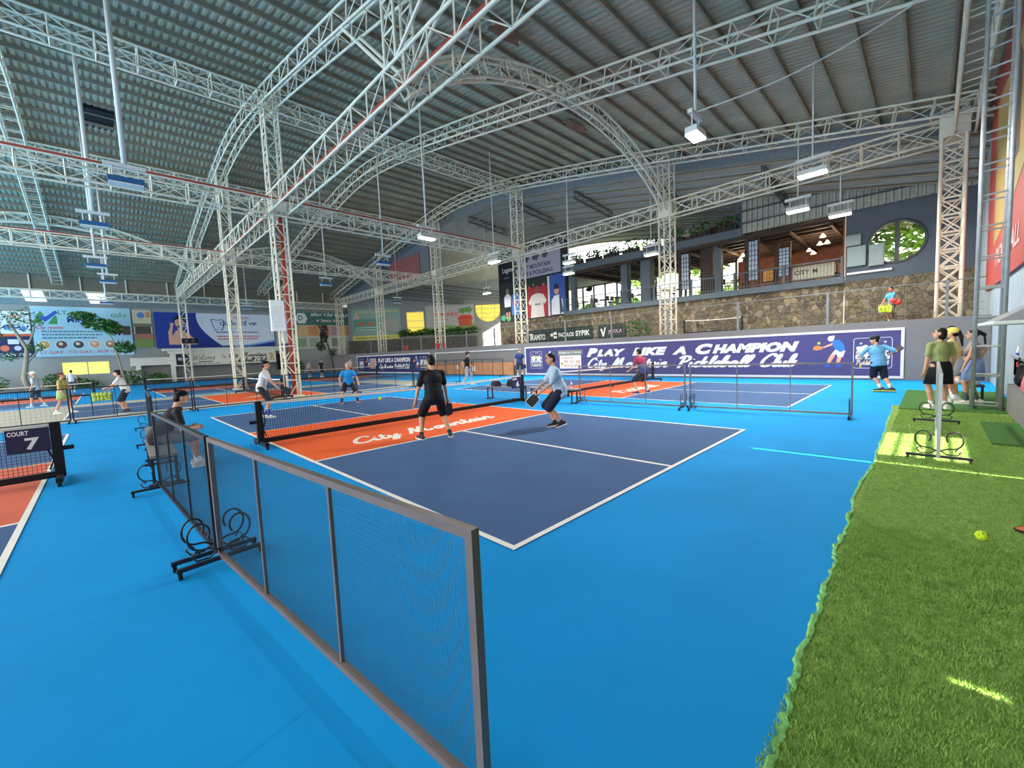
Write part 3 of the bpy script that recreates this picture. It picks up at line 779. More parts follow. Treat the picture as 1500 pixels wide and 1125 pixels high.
# orange boards
bd = E('board_barrier', 'low orange board barrier along the wall left of the purple banner', 'barrier', (17.6, 23, 0))
for i in range(5):
    MB().bx(17.55, 17.62, 17.6 + i * 2.1, 17.6 + i * 2.1 + 2.06, .02, .92).build('board', TIMBER, bd)
pw = MB().bx(17.53, 17.55, 21.6, 22.0, .3, .7).bx(17.53, 17.55, 23.5, 23.8, .45, .75)
pw.build('paper_notice', WHITE, bd)

# ================================================================== BENCHES AND WHAT LIES ON THEM
def bench(label, p, q, zt=.45, w=.3):
    p = V((p[0], p[1], 0)); q = V((q[0], q[1], 0)); d = (q - p).normalized(); s = V((-d.y, d.x, 0)); L = (q - p).length
    root = E('bench', label, 'bench', (p + q) / 2, 'slim courtside benches')
    MB().beam(p + UZ * (zt - .02), q + UZ * (zt - .02), w, .035).build('seat', mat('bench_seat', '8d8a86', .5), root)
    for t in (.08, .92):
        a = p.lerp(q, t)
        MB().beam(a - s * w * .42 + UZ * .035, a - s * w * .42 + UZ * (zt - .04), .035, .035, up=d).beam(a + s * w * .42 + UZ * .035, a + s * w * .42 + UZ * (zt - .04), .035, .035, up=d) \
            .beam(a - s * w * .62 + UZ * .018, a + s * w * .62 + UZ * .018, .06, .035).beam(a - s * w * .5 + UZ * (zt - .055), a + s * w * .5 + UZ * (zt - .055), .035, .035).build('leg', DKFR, root)
    return root
bench('slim bench under the seated man in black', (-1.78, 4.95), (-1.72, 6.95))
bench('slim bench past the seated man, with a blue paddle on it', (-1.7, 7.1), (-1.62, 8.7))
bench('slim bench right of the net numbered 6 carrying the black sports bag', (7.75, 7.1), (7.55, 8.9))
bench('slim bench behind the player in the pale blue shirt, with bottle and cap', (7.75, 5.0), (7.75, 6.95))

def bag(label, c, rz, s=(.62, .28, .3), m=None, stripe=True, name='sports_bag'):
    m = m or BLACK; root = E(name, label, 'bag', c)
    b = MB(); n = 12
    prof = [(math.cos(a) * .5 * (1 if abs(math.cos(a)) < .8 else .97), math.sin(a)) for a in [PI * i / n for i in range(n + 1)]]
    R = Mx.Rotation(rz, 3, 'Z')
    ux = R @ V((0, 1, 0)); dx = R @ V((1, 0, 0))
    pts = [(x * s[1], (z * .72 + .12) * s[2]) for x, z in prof] + [(-s[1] * .46, 0), (s[1] * .46, 0)]
    b.prism(pts, V(c) + dx * s[0] / 2, -ux * -1 if False else ux, UZ, -s[0] if False else -s[0])
    b.build('body', m, root)
    if stripe:
        st = MB()
        for o_ in (-.12, .02):
            st.beam(V(c) + dx * (o_ * s[0]) + UZ * s[2] * .3 - ux * s[1] * .53, V(c) + dx * ((o_ + .28) * s[0]) + UZ * s[2] * .72 - ux * s[1] * .42, .012, .02)
        st.build('stripe', WHITE, root)
    MB().path([V(c) + dx * s[0] * .25 * math.cos(a) + UZ * (s[2] * .8 + .09 * math.sin(a)) for a in [PI * i / 8 for i in range(9)]], .012, 5).build('handle', m, root)
    return root
bag('black sports bag with white stripes on the bench by the net numbered 6', (7.68, 7.65, .45), 1.2)
bag('small dark red bag on the far end of the bench near the number 6 net', (7.6, 8.45, .45), 1.2, (.4, .25, .22), cm('33262a', name='dark_red_black'), False)

def paddle(label, c, R, face='2f6fb5', name='paddle', edge='1c1d22'):
    """paddle whose handle base is at c; R's columns are (width, length, normal)"""
    root = E('pickleball_paddle', label, 'paddle', c); R = Mx(R).transposed() if not isinstance(R, Mx) else R
    ux, uy, n = V(R[0]), V(R[1]), V(R[2])
    pl = []
    for cx_, cy_, a0 in ((.065, .36, 0), (-.065, .36, 90), (-.06, .18, 180), (.06, .18, 270)):
        for k in range(4):
            a = math.radians(a0 + 30 * k); pl.append((cx_ + .035 * math.cos(a), cy_ + .035 * math.sin(a)))
    MB().prism(pl, V(c) - n * .007, ux, uy, .014).build('face', cm(face, .5), root)
    MB().path([V(c) + ux * x + uy * y for x, y in pl], .009, 5, closed=True).build('edge_guard', cm(edge, .6), root)
    MB().tube(V(c), V(c) + uy * .16, .016, 8).build('handle', BLACK, root)
    return root
def axes(length, width):
    l = V(length).normalized(); w = V(width); w = (w - l * w.dot(l)).normalized(); n = w.cross(l)
    return Mx((w, l, n))
paddle('blue paddle lying on the bench past the seated man', (-1.78, 7.2, .462), axes((.35, 1, 0), (1, -.35, 0)), '3a9ad0')
paddle('black paddle lying beside the blue one on the bench', (-1.66, 6.75, .462), axes((-.3, 1, 0), (1, .3, 0)), '25262c')
paddle('orange paddle lying on the turf at the frame edge', (3.12, -3.16, .035), axes((-.9, .5, 0), (.5, .9, 0)), 'd9793f')
bt = E('water_bottle', 'clear water bottle on the near end of the bench behind the pale blue shirt', 'bottle', (7.75, 5.25, .45))
MB().lathe([(.032, 0), (.034, .02), (.034, .14), (.03, .16), (.012, .2), (.012, .215)], (7.75, 5.25, .45), 14).build('body', cm('c9d6e4', .2, 'bottle_plastic'), bt, smooth=True)
MB().lathe([(.014, .215), (.014, .235)], (7.75, 5.25, .45), 12).build('cap', cm('6b59b0', .5), bt)
MB().lathe([(.0345, .06), (.0345, .12)], (7.75, 5.25, .45), 14).build('label_band', cm('c25a86', .5), bt)
cp = E('cap', 'tan cap lying on the bench behind the pale blue shirt', 'cap', (7.75, 5.75, .45))
MB().ell((7.75, 5.75, .47), (.1, .12, .09)).build('crown', cm('b59d78'), cp, smooth=True)
MB().ell((7.66, 5.64, .46), (.09, .09, .012)).build('brim', cm('b59d78'), cp, smooth=True)

# ================================================================== TURF AND THE RIGHT-HAND SIDE
edge = [(10.6, -1.78), (9.99, -1.81), (8, -1.84), (6.4, -1.86), (4.62, -1.9), (3.29, -1.86), (2.6, -1.89), (2.04, -1.92), (1.6, -1.90), (1.33, -1.94), (.98, -1.925), (.79, -1.94), (.4, -1.955), (.04, -1.95), (-.3, -1.985), (-.58, -1.99), (-2.4, -2.02), (-4.5, -2.1)]
tm = E('artificial_turf', 'bright green artificial turf strip along the right side of the courts', 'turf', (2, -3, 0))
pl = edge + [(-4.5, -5.5), (10.6, -5.5)]
MB().prism(pl, (0, 0, .001), (1, 0, 0), (0, 1, 0), .018).build('backing', TURF, tm)
ep = []
for (a, b) in zip(edge, edge[1:]):
    for k in range(8):
        t = k / 8; ep.append((a[0] + (b[0] - a[0]) * t, a[1] + (b[1] - a[1]) * t + random.uniform(-.012, .012), .016 + random.uniform(-.004, .008)))
MB().path(ep, [.014 + random.uniform(-.005, .007) for _ in ep], 5).build('raised_edge', mat('turf_edge_light', '8fcf7a', .9, var=.25, scale=20), tm)
vs = []; fs = []
rb = random.Random(3)
def blade(x, y, h):
    a = rb.uniform(0, 2 * PI); w = .0022 + h * .06; lx, ly = rb.uniform(-.5, .5) * h, rb.uniform(-.5, .5) * h
    o = len(vs); dx, dy = math.cos(a) * w, math.sin(a) * w
    vs.extend([(x - dx, y - dy, .018), (x + dx, y + dy, .018), (x + lx, y + ly, .018 + h)]); fs.append((o, o + 1, o + 2))
for _ in range(70000):
    x = -1.3 + rb.random() ** 1.4 * 3.6; y = -3.6 + rb.random() * 1.65
    blade(x, y, rb.uniform(.012, .026))
for _ in range(50000):
    x = 1.2 + rb.random() * 9.2; y = -3.6 + rb.random() * 1.68
    blade(x, y, rb.uniform(.014, .03))
me = bpy.data.meshes.new('grass_blades'); me.from_pydata([(a - 2, b + 3, c) for a, b, c in vs], [], fs); me.materials.append(BLADE)
gb = bpy.data.objects.new('grass_blades', me); COL.objects.link(gb); gb.parent = tm; gb['kind'] = 'stuff'
tag(MB().bx(10.0, 14.2, -3.65, -1.9, .019, .04).build('turf_mat', TURFD), 'dark green turf mat under the waiting women', 'mat')
tag(MB().bx(6.6, 8.7, -3.5, -3.02, .02, .045).build('turf_mat', TURFD), 'small dark green turf offcut at the right frame edge', 'mat')

tag(MB().bx(6.0, 10.35, -4.4, -3.45, .0, .58).build('plinth', WALLG), 'low grey masonry plinth on the turf beside the ladder mast', 'plinth')
ct = E('counter', 'grey counter behind the plinth holding the tissue packs', 'counter', (9, -4.0, .58))
MB().bx(7.0, 12.6, -4.4, -3.72, .6, 1.0).build('body', cm('7e7f82'), ct)
MB().bx(6.9, 12.7, -4.45, -3.66, 1.0, 1.04).build('worktop', cm('98989a'), ct)
for i, x in enumerate((12.0, 10.2)):
    tp = E('tissue_pack', ['white and blue tissue pack on the counter, nearer the ladder mast', 'white and blue tissue pack on the counter at the frame edge'][i], 'tissue pack', (x, -3.8, 1.04), 'tissue packs on the counter')
    MB().bx(x - .14, x + .14, -3.89, -3.7, 1.041, 1.19).prism([(-.14, 0), (.14, 0), (.05, .1), (-.05, .1)], (x, -3.89, 1.19), (1, 0, 0), (0, 0, 1), -.18).build('pack', WHITE, tp)
    MB().bx(x - .142, x + .142, -3.892, -3.695, 1.07, 1.13).build('print_band', cm('3a5fb0'), tp)
bp = E('backpack', 'black backpack with a red tag standing on the grey plinth', 'backpack', (9.7, -3.62, .58))
remesh(MB().cap((-.03, 0, .14), (-.02, 0, .34), .17, .13).cap((.1, 0, .1), (.09, 0, .2), .1, .09).ell((0, 0, .14), (.21, .16, .14)), 'body', BLACK, .02, bp)
MB().path([(-.1, .1, .44), (-.02, .1, .53), (.06, .1, .44)], .013, 6).build('grab_loop', BLACK, bp)
for o in bp.children:
    if o.name.startswith('grab'): o.location = bp.location * 0
bp2 = [o for o in bp.children if o.name.startswith('grab')][0]
bp2.data.transform(Mx.Translation(bp.location))
MB().box((9.6, -3.49, 1.0), (.06, .02, .09)).build('tag', cm('e0524f'), bp)
bag('pink bag on the plinth right of the black backpack', (8.9, -3.62, .58), 0, (.4, .26, .42), cm('d96a78'), False, name='tote_bag')
# square grey umbrella with white hem
um = E('umbrella', 'grey square parasol with a white hem over the plinth at the frame edge', 'umbrella', (8.55, -4.1, .58))
cc = V((8.5, -4.1, 2.42)); cs = [V((9.55, -3.0, 1.76)), V((7.35, -3.05, 1.76)), V((7.4, -5.25, 1.76)), V((9.6, -5.2, 1.76))]
mb = MB(); mb.add([cc] + cs + [cc - UZ * .02] + [c - UZ * .02 for c in cs], [(0, 2, 1), (0, 3, 2), (0, 4, 3), (0, 1, 4), (5, 6, 7), (5, 7, 8), (5, 8, 9), (5, 9, 6)])
mb.build('canopy', cm('8f9092', .8, 'parasol_grey'), um)
MB().path([c - UZ * .01 for c in cs], .03, 6, closed=True).build('hem', WHITE, um)
MB().tube((8.5, -4.1, .58), (8.5, -4.1, 2.45), .022, 8).build('pole', GALV, um)
rb_ = MB()
for c in cs: rb_.tube(cc - UZ * .06, c - UZ * .04, .01, 5)
rb_.build('rib', GALV, um)

# stray balls
def ball(c, label, grp=None, r=.037):
    root = MB().ell(c, r, 16, 10).build('pickleball', YEL, smooth=True, origin=c)
    tag(root, label, 'ball', grp); h_ = MB()
    for i in range(26):
        z = 1 - 2 * (i + .5) / 26; a = i * 2.39996; q = math.sqrt(1 - z * z); n = V((q * math.cos(a), q * math.sin(a), z))
        d, s, u = frame_of(n); p = V(c) + n * (r + .0003)
        h_.add([p + (s * math.cos(b) + u * math.sin(b)) * .0042 for b in [k * PI / 4 for k in range(8)]], [tuple(range(8))])
    h_.build('hole', cm('5c6a10', name='ball_hole'), root)
    return root
ball((2.41, -2.69, .07), 'yellow perforated ball lying alone on the turf')
ball((2.12, 6.35, .72), 'yellow ball in flight over the net numbered 6')
ball((15.9, -.7, .62), 'yellow ball in flight before the purple banner')
for i, (x, y, l) in enumerate(((11.2, 19.5, 'yellow ball on the pale concrete left of the orange boards'), (9.6, 20.5, 'yellow ball on the far court beside a screen post'), (12.6, 22.0, 'yellow ball on the pale concrete by the navy wall banner'), (2.7, 20.4, 'yellow ball on the orange kitchen of the sideways court'))):
    ball((x, y, .05), l)
# ================================================================== SIGNS
class Board:
    """flat sign: (u, v) measured from its lower left corner as one faces it"""
    def __init__(s, label, cat, O, ux, w, h, m, name='billboard', depth=.06, frame=None, group=None):
        s.O = V(O); s.ux = V(ux); s.uy = V((0, 0, 1)); s.n = s.ux.cross(s.uy).normalized(); s.k = 0
        s.root = E(name, label, cat, s.O + s.ux * w / 2, group)
        MB().prism([(0, 0), (w, 0), (w, h), (0, h)], s.O, s.ux, s.uy, depth).build('panel', m, s.root)
        s.d = depth
        if frame:
            t = frame; f = MB()
            for a, b, c, e in ((-t, -t, w + t, 0), (-t, h, w + t, h + t), (-t, 0, 0, h), (w, 0, w + t, h)):
                f.prism([(a, b), (c, b), (c, e), (a, e)], s.O, s.ux, s.uy, depth + .02)
            f.build('border', WHITE, s.root)
    def at(s, u, v, lift=0): return s.O + s.ux * u + s.uy * v + s.n * (s.d + lift)
    def poly(s, pts, m, name='artwork', lift=0, t=.004):
        s.k += 1
        return MB().prism(pts, s.at(0, 0, lift), s.ux, s.uy, t).build(name, cm(m) if isinstance(m, str) else m, s.root)
    def rect(s, u0, v0, u1, v1, m, name='artwork', lift=0): return s.poly([(u0, v0), (u1, v0), (u1, v1), (u0, v1)], m, name, lift)
    def disc(s, u, v, r, m, name='artwork', lift=0, ry=None, n=24):
        ry = ry or r
        return s.poly([(u + r * math.cos(2 * PI * i / n), v + ry * math.sin(2 * PI * i / n)) for i in range(n)], m, name, lift)
    def multi(s, polys, m, name='artwork', lift=0, t=.004):
        mb = MB()
        for p in polys: mb.prism(p, s.at(0, 0, lift), s.ux, s.uy, t)
        return mb.build(name, cm(m) if isinstance(m, str) else m, s.root)
    def txt(s, t, u, v, w, h, m, shear=0, bold=.0, lift=0, name='lettering'):
        return text(name, t, cm(m) if isinstance(m, str) else m, s.root, s.at(u, v, lift), s.ux, s.uy, w, h, .006, shear, bold)
    def lines(s, u, v, w, n, m, dv=.12, h=.05, seed=1, lift=0):
        r = random.Random(seed); ps = []
        for i in range(n):
            x = u; e = u + w * r.uniform(.75, 1)
            while x < e:
                q = min(e, x + r.uniform(.1, .3)); ps.append([(x, v - i * dv), (q, v - i * dv), (q, v - i * dv + h), (x, v - i * dv + h)]); x = q + .05
        return s.multi(ps, m, 'small_print', lift)
def rrect(u0, v0, u1, v1, r, n=5):
    p = []
    for cx, cy, a0 in ((u1 - r, v1 - r, 0), (u0 + r, v1 - r, 90), (u0 + r, v0 + r, 180), (u1 - r, v0 + r, 270)):
        for k in range(n + 1):
            a = math.radians(a0 + 90 * k / n); p.append((cx + r * math.cos(a), cy + r * math.sin(a)))
    return p
def cloud(cx, cy, r): return [(cx + (r + .16 * r * math.cos(5 * a)) * math.cos(a), cy + (r * .8 + .12 * r * math.cos(5 * a)) * math.sin(a)) for a in [i * PI / 20 for i in range(40)]]
def star(cx, cy, r): return [(cx + (r if i % 2 == 0 else r * .42) * math.sin(i * PI / 5), cy + (r if i % 2 == 0 else r * .42) * math.cos(i * PI / 5)) for i in range(10)]
def crest(b, u0, v0, u1, v1):
    w, h = u1 - u0, v1 - v0; t = .018
    P = lambda x, y: (u0 + x * w, v0 + y * h)
    o = rrect(u0, v0, u1, v1, .08 * w); i_ = rrect(u0 + t, v0 + t, u1 - t, v1 - t, .08 * w - t)
    k = len(o); b.multi([[o[j], o[(j + 1) % k], i_[(j + 1) % k], i_[j]] for j in range(k)], WHITE, 'crest_border')
    b.multi([cloud(*P(.27, .6), .2 * w), cloud(*P(.73, .6), .2 * w)], WHITE, 'crest_cloud')
    b.multi([star(*P(.2, .82), .05 * w), star(*P(.5, .9), .06 * w), star(*P(.66, .92), .045 * w), star(*P(.82, .85), .05 * w)], WHITE, 'crest_star')
    b.disc(*P(.5, .66), .1 * w, 'd9d36a', 'crest_ball', .002)
    b.poly(cloud(*P(.5, .38), .34 * w), 'f0eee8', 'crest_plate', .003) if False else b.poly(rrect(*P(.06, .3), *P(.94, .46), .04), 'e9e6dd', 'crest_plate', .003)
    brush('City Mountain', cm('2d2f5c'), b.root, b.at(*P(.1, .33), .008), b.ux, b.uy, w * .8, h * .1, .004, .3, .25); brush('Pickleball Club', cm('e8d9b8'), b.root, b.at(*P(.05, .12), .003), b.ux, b.uy, w * .9, h * .15, .004, .34, .3)
def player(b, u, v, s, flip=1):
    """painted pickleball player in blue shirt and white shorts"""
    f = lambda pts: [(u + flip * x * s, v + y * s) for x, y in pts]
    b.multi([f([(.3, .95), (.55, 1.0), (.72, .78), (.78, .5), (.6, .42), (.42, .55), (.3, .78)])], '3f7fd0', 'player_shirt', .002)
    b.multi([f([(.42, .55), (.6, .42), (.78, .5), (.7, .2), (.52, .18), (.46, .35), (.25, .3)])], 'f0f0f0', 'player_shorts', .003)
    b.multi([f([(.25, .32), (.45, .34), (.3, .06), (.22, -.12), (.1, -.1), (.14, .08)]), f([(.5, .2), (.66, .2), (.56, -.12), (.44, -.12)]), f([(.32, .86), (.3, .74), (-.02, .62), (-.06, .68)])], 'e8a98e', 'player_skin', .004)
    b.multi([f([(.0, -.26), (.24, -.26), (.22, -.1), (.08, -.1)]), f([(.42, -.26), (.66, -.24), (.57, -.1), (.44, -.1)])], '2f5fc0', 'player_shoe', .004)
    b.multi([f([(.25 + .12 * math.cos(a), 1.05 + .13 * math.sin(a)) for a in [i * PI / 8 for i in range(16)]])], 'ece4da', 'player_head', .005)
    b.multi([f([(.14, 1.08), (.36, 1.2), (.4, 1.1), (.16, 1.02)])], 'f4f4f4', 'player_headband', .006)
    b.multi([f([(-.42, .66), (-.3, .76), (-.08, .7), (-.06, .58), (-.28, .52), (-.42, .56)])], 'e88a4a', 'player_paddle', .004)
    b.multi([f([(-.2 + .06 * math.cos(a), .86 + .06 * math.sin(a)) for a in [i * PI / 6 for i in range(12)]])], 'c8d84a', 'player_ball', .004)

# long purple banner
B = Board('long purple wall banner reading PLAY LIKE A CHAMPION in white capitals', 'banner', (18.09, 16.82, .15), (0, -1, 0), 18.42, 1.65, PURPLE, 'wall_banner', .02, frame=.09)
crest(B, .4, .32, 1.42, 1.42)
player(B, 1.95, .75, .55)
B.rect(2.75, 1.12, 4.6, 1.42, '8b8a78', 'phone_header'); B.txt('90 Nguyen Hue - P. Vinh Ninh', 2.85, 1.2, 1.65, .13, WHITE, 0, .012, .004)
B.poly(rrect(2.88, .3, 4.5, 1.1, .04), 'efe9dd', 'phone_panel', .002)
B.txt('CITY MOUNTAIN', 2.98, .9, .9, .1, 'c86a4a', 0, .01, .006); B.txt('090 1411 268', 3.2, .64, 1.2, .17, 'cf7a48', 0, .015, .006); B.txt('0919 62 0763', 3.2, .39, 1.2, .17, 'cf7a48', 0, .015, .006)
B.disc(3.05, .6, .1, 'c9a24a', 'phone_icon', .006)
WT = mat('banner_letter', 'f3f1ec', .6, var=.02)
B.txt('P', 4.9, .98, .78, .5, WT, .3, .075); B.txt('LAY', 5.62, .98, 1.85, .4, WT, .3, .075)
B.txt('LIKE', 7.85, .98, 1.95, .42, WT, .3, .075); B.txt('A', 10.05, .98, .7, .4, WT, .3, .075)
B.txt('C', 11.2, .96, .8, .5, WT, .3, .075); B.txt('HAMPION', 11.98, .98, 3.4, .42, WT, .3, .075)
for w_, u_, l_ in (('City', 4.9, 1.5), ('Mountain', 6.5, 3.5), ('Pickleball', 10.15, 3.6), ('Club', 13.9, 1.55)): brush(w_, WT, B.root, B.at(u_, .37), B.ux, B.uy, l_, .52, .006, .38, .35)
player(B, 16.2, .55, .85)
crest(B, 17.1, .28, 18.2, 1.42)
# small navy banner further along the wall
B = Board('small navy wall banner reading PLAY LIKE A CHAMPION, far along the grey wall', 'banner', (18.09, 42.6, .15), (0, -1, 0), 14.2, 1.62, NAVYB, 'wall_banner', .02, frame=.1)
crest(B, .4, .3, 1.5, 1.4); player(B, 2.3, .55, .8); B.poly(rrect(3.0, .35, 4.4, 1.4, .05), 'c9b9ae', 'phone_panel'); B.lines(3.1, 1.15, 1.2, 4, 'b0604a', .22, .1, 4, .005)
B.txt('PLAY LIKE A CHAMPION', 4.8, .95, 6.3, .45, WT, .25, .04); brush('City Mountain Pickleball Club', WT, B.root, B.at(5.0, .36), B.ux, B.uy, 6.0, .42, .006, .36, .35)
player(B, 11.9, .5, .8); crest(B, 12.7, .25, 13.9, 1.4)

# far wall, y = 52
FY = 51.94
B = Board('white and navy billboard at the left frame edge with red heading and small pictures', 'billboard', (-8.3, FY, 3.0), (1, 0, 0), 2.05, 3.85, cm('2a2f55'), frame=None)
B.rect(0, 1.95, 2.05, 3.85, 'dfe6ea'); B.txt('ning', .7, 3.25, .9, .35, 'd24a3a', 0, .02, .004); B.multi([cloud(.9, 2.5, .35), cloud(1.6, 2.4, .25)], '6f8fcf', lift=.004)
B.rect(0, 1.75, 2.05, 1.95, 'd8613a', lift=.004); B.rect(.7, 1.1, 1.3, 1.5, 'cfd6e0'); B.rect(1.45, 1.0, 1.95, 1.45, '9fb0c4'); B.disc(.5, .75, .25, 'd9714a'); B.disc(1.2, .75, .2, 'c8ccd2'); B.txt('CAM DO', .1, .1, 1.8, .22, WHITE, 0, .02)
B = Board('pale aqua billboard with green lettering and five round food pictures', 'billboard', (-6.15, FY, 2.95), (1, 0, 0), 6.3, 4.4, mat('billboard_aqua', 'a5cfdc', .6, var=.08, scale=.5))
B.multi([[(.0, 2.9), (.55, 4.0), (.75, 3.7), (.5, 2.9)], [(.9, 2.85), (1.5, 2.85), (1.5, 3.6), (1.35, 3.55)]], '4a9a58'); B.multi([[(.45, 3.35), (.8, 3.05), (1.6, 3.85), (1.45, 4.05), (.85, 3.5), (.6, 3.6)]], '3f63c0', lift=.004)
B.txt('Cty gyzon', .2, 2.35, 1.6, .35, 'd6455a', .3, .02)
B.txt('LY', 1.6, 3.7, .55, .4, '3f8a5a', 0, .01); B.txt('GIẤY', 4.95, 3.55, 1.1, .5, '3f8a5a', 0, .01); B.txt('MINH', 2.1, 3.02, 1.55, .48, '2b3f98', 0, .04)
B.lines(.5, 2.15, 4.2, 3, '5b7a86', .28, .12, 2)
for i, c_ in enumerate(('c79a58', '6a4a48', '4a4f52', 'd69a7a', 'a8705a')):
    u_ = .55 + i * 1.04; B.disc(u_, 1.05, .38, 'e7ecea', 'picture_rim'); B.disc(u_, 1.05, .34, c_, 'food_picture', .005); B.disc(u_ - .05, 1.12, .14, 'e0c9a8', 'food_detail', .01)
B.txt('LY GIAY - TO GIAY - HOP GIAY', .3, .25, 5.2, .26, 'c8566a', 0, .01); B.rect(5.2, 2.0, 5.65, 2.6, 'b55a58'); B.rect(5.65, 1.9, 6.2, 2.75, '6a4f4a')
B = Board('narrow billboard with a house picture between the aqua and dental billboards', 'billboard', (.3, FY, 3.65), (1, 0, 0), 1.35, 3.6, cm('c9c2a0'))
B.rect(0, 0, 1.35, .8, '7f9a54'); B.rect(0, .8, 1.35, 1.3, 'b5755a'); B.rect(.1, 1.3, 1.25, 2.0, '5a5348'); B.rect(0, 2.0, 1.35, 2.3, '7d7a62'); B.disc(.6, 3.1, .28, '5a7fb8'); B.rect(.95, 2.9, 1.25, 3.4, 'c88a58')
B = Board('navy and white dental billboard with a bare-shouldered woman and a tooth outline', 'billboard', (1.85, FY, 3.5), (1, 0, 0), 10.6, 3.6, cm('2a3f94', name='dental_navy'))
cv = [(3.4 + .0, 3.6), (10.6, 3.6), (10.6, .75), (8.0, .25), (5.4, .2)] + [(3.4 + 2.0 * t ** 1.6 - .25 * math.sin(PI * t), 3.6 - 3.4 * t) for t in [1 - i / 10 for i in range(1, 10)]]
B.poly([(a + (.0), b) for a, b in cv], 'd9e2ee', 'white_field'); B.poly([(10.6, .75), (8.0, .25), (5.4, .2), (5.4, .12), (8.2, .1), (10.6, .55)], '6fb0dc', 'blue_swoosh', .002)
sk = mat('printed_skin', 'd9a68c', .6, var=.05)
B.multi([[(1.2, .3), (1.3, 1.2), (1.6, 1.75), (2.1, 1.85), (2.6, 1.5), (3.1, .9), (3.3, .3)]], sk, 'portrait_shoulders', .002)
B.multi([[(1.75, 1.7), (1.8, 2.3), (2.2, 2.2), (2.15, 1.7)], [(1.95 + .36 * math.cos(a), 2.55 + .48 * math.sin(a)) for a in [i * PI / 10 for i in range(20)]], [(1.0, .3), (1.0, 1.6), (1.25, 2.3), (1.45, 2.25), (1.3, 1.5), (1.35, .4)], cloud(1.35, 2.4, .17)], sk, 'portrait_face', .006)
B.multi([[(1.5, 2.6), (1.5, 3.0), (1.75, 3.25), (2.1, 3.3), (2.4, 3.1), (2.45, 2.6), (2.3, 2.85), (1.95, 2.95), (1.65, 2.85)]], '2a1f1c', 'portrait_hair', .011)
B.multi([[(1.78, 2.6), (1.9, 2.6), (1.9, 2.64), (1.78, 2.64)], [(2.05, 2.57), (2.17, 2.57), (2.17, 2.61), (2.05, 2.61)]], '2a1f1c', 'portrait_eye', .012); B.multi([[(1.85, 2.3), (2.15, 2.25), (2.0, 2.2)]], 'c8505a', 'portrait_mouth', .012)
B.rect(1.0, .2, 3.5, .34, '2a3f94', 'portrait_edge', .012)
tp = [(4.6, 2.95), (4.85, 3.02), (5.2, 2.9), (5.6, 3.0), (5.85, 2.8), (5.8, 2.3), (5.6, 1.8), (5.45, 1.85), (5.3, 2.25), (5.1, 1.8), (4.95, 1.75), (4.75, 2.3)]
k = len(tp); B.multi([[tp[j], tp[(j + 1) % k], ((tp[(j + 1) % k][0] - 5.2) * .86 + 5.2, (tp[(j + 1) % k][1] - 2.45) * .86 + 2.45), ((tp[j][0] - 5.2) * .86 + 5.2, (tp[j][1] - 2.45) * .86 + 2.45)] for j in range(k)], '2f4a9c', 'tooth_outline', .006)
B.txt('QUỐC TẾ VIP', 5.4, 2.3, 3.5, .62, '2f3f88', 0, .025, .012); B.txt('NHA KHOA', 6.6, 3.05, 1.6, .26, 'c8505a', 0, .01, .006)
B.lines(5.0, 1.55, 4.4, 1, '5a6a98', .2, .13, 5, .006); B.lines(5.1, 1.1, 4.2, 2, 'd06a70', .28, .13, 6, .006)
B = Board('white portrait poster of a person in a pale coat, left of the green billboard', 'billboard', (12.7, FY, 3.3), (1, 0, 0), 1.75, 3.9, cm('a9b4c4'))
B.poly([(.3, .1), (.35, 1.6), (.7, 2.1), (1.1, 2.0), (1.3, .1)], 'dfe3ea', 'coat'); B.disc(.75, 2.5, .3, 'c9a08a', 'face', .005, .4); B.rect(.1, 0, 1.6, .5, '4a4f9a', 'band', .006)
B = Board('green and cream billboard with white capitals behind the bare tree', 'billboard', (14.7, FY, 3.1), (1, 0, 0), 7.0, 5.0, cm('47726a', name='billboard_green'))
B.rect(0, 0, 7.0, 1.5, 'b9c0b4'); B.rect(0, 1.5, 7.0, 2.9, 'c8a88a', lift=.002); B.txt('SÂN TẬP GOLF', 2.0, 3.95, 4.7, .5, WHITE, .1, .04); B.txt('VŨNG TÀU', 2.6, 3.3, 3.4, .4, WHITE, .1, .03)
B.poly([(.2, 3.7), (.5, 4.35), (1.3, 4.35), (1.6, 3.7), (1.3, 3.1), (.5, 3.1)], 'd9e2dc', 'badge', .004); B.txt('D', .55, 3.45, .5, .6, '3a6a62', 0, .02, .01)
for i in range(5): B.rect(.3 + i * 1.35, 1.65, 1.4 + i * 1.35, 2.75, ['d0b27a', 'c98a5a', 'b5706a', 'a58a9a', 'c0905a'][i], 'course_picture', .006); B.rect(.3 + i * 1.35, .2, 1.3 + i * 1.35, 1.3, ['8a9a80', '9aa58a', 'a8b0a0', '7a857a', 'aab4a4'][i], 'course_photo', .004)
# oblique terrace wall boards
B = Board('grey-green billboard with yellow heading and yellow foot band, on the far terrace wall', 'billboard', wp(-.5, 3.95, .02), tuple(WD), 6.4, 4.1, cm('8fa89c', name='billboard_sage'))
B.txt('BẢN ĐỒ DU LỊCH VŨNG TÀU', .9, 3.45, 5.2, .5, 'd8cf6a', 0, .015); B.poly([(.15, 2.8), (.7, 3.9), (1.1, 2.8)], 'd0b8a0', 'mark'); B.rect(.2, 1.2, 3.9, 2.75, '6f9a86', 'green_box', .002); B.txt('Tấm Đảo', .7, 1.9, 2.4, .55, 'd9665a', .15, .03, .008)
B.lines(.4, 1.6, 3.2, 2, 'dfe8e0', .3, .1, 9, .008); B.rect(0, .0, 6.4, .6, 'd9cf72', 'foot_band', .002); B.lines(.4, .22, 5, 1, '8a7a3a', .2, .14, 10, .008); B.rect(4.2, 1.2, 6.1, 2.7, 'a9a49c', 'photo_box', .002)
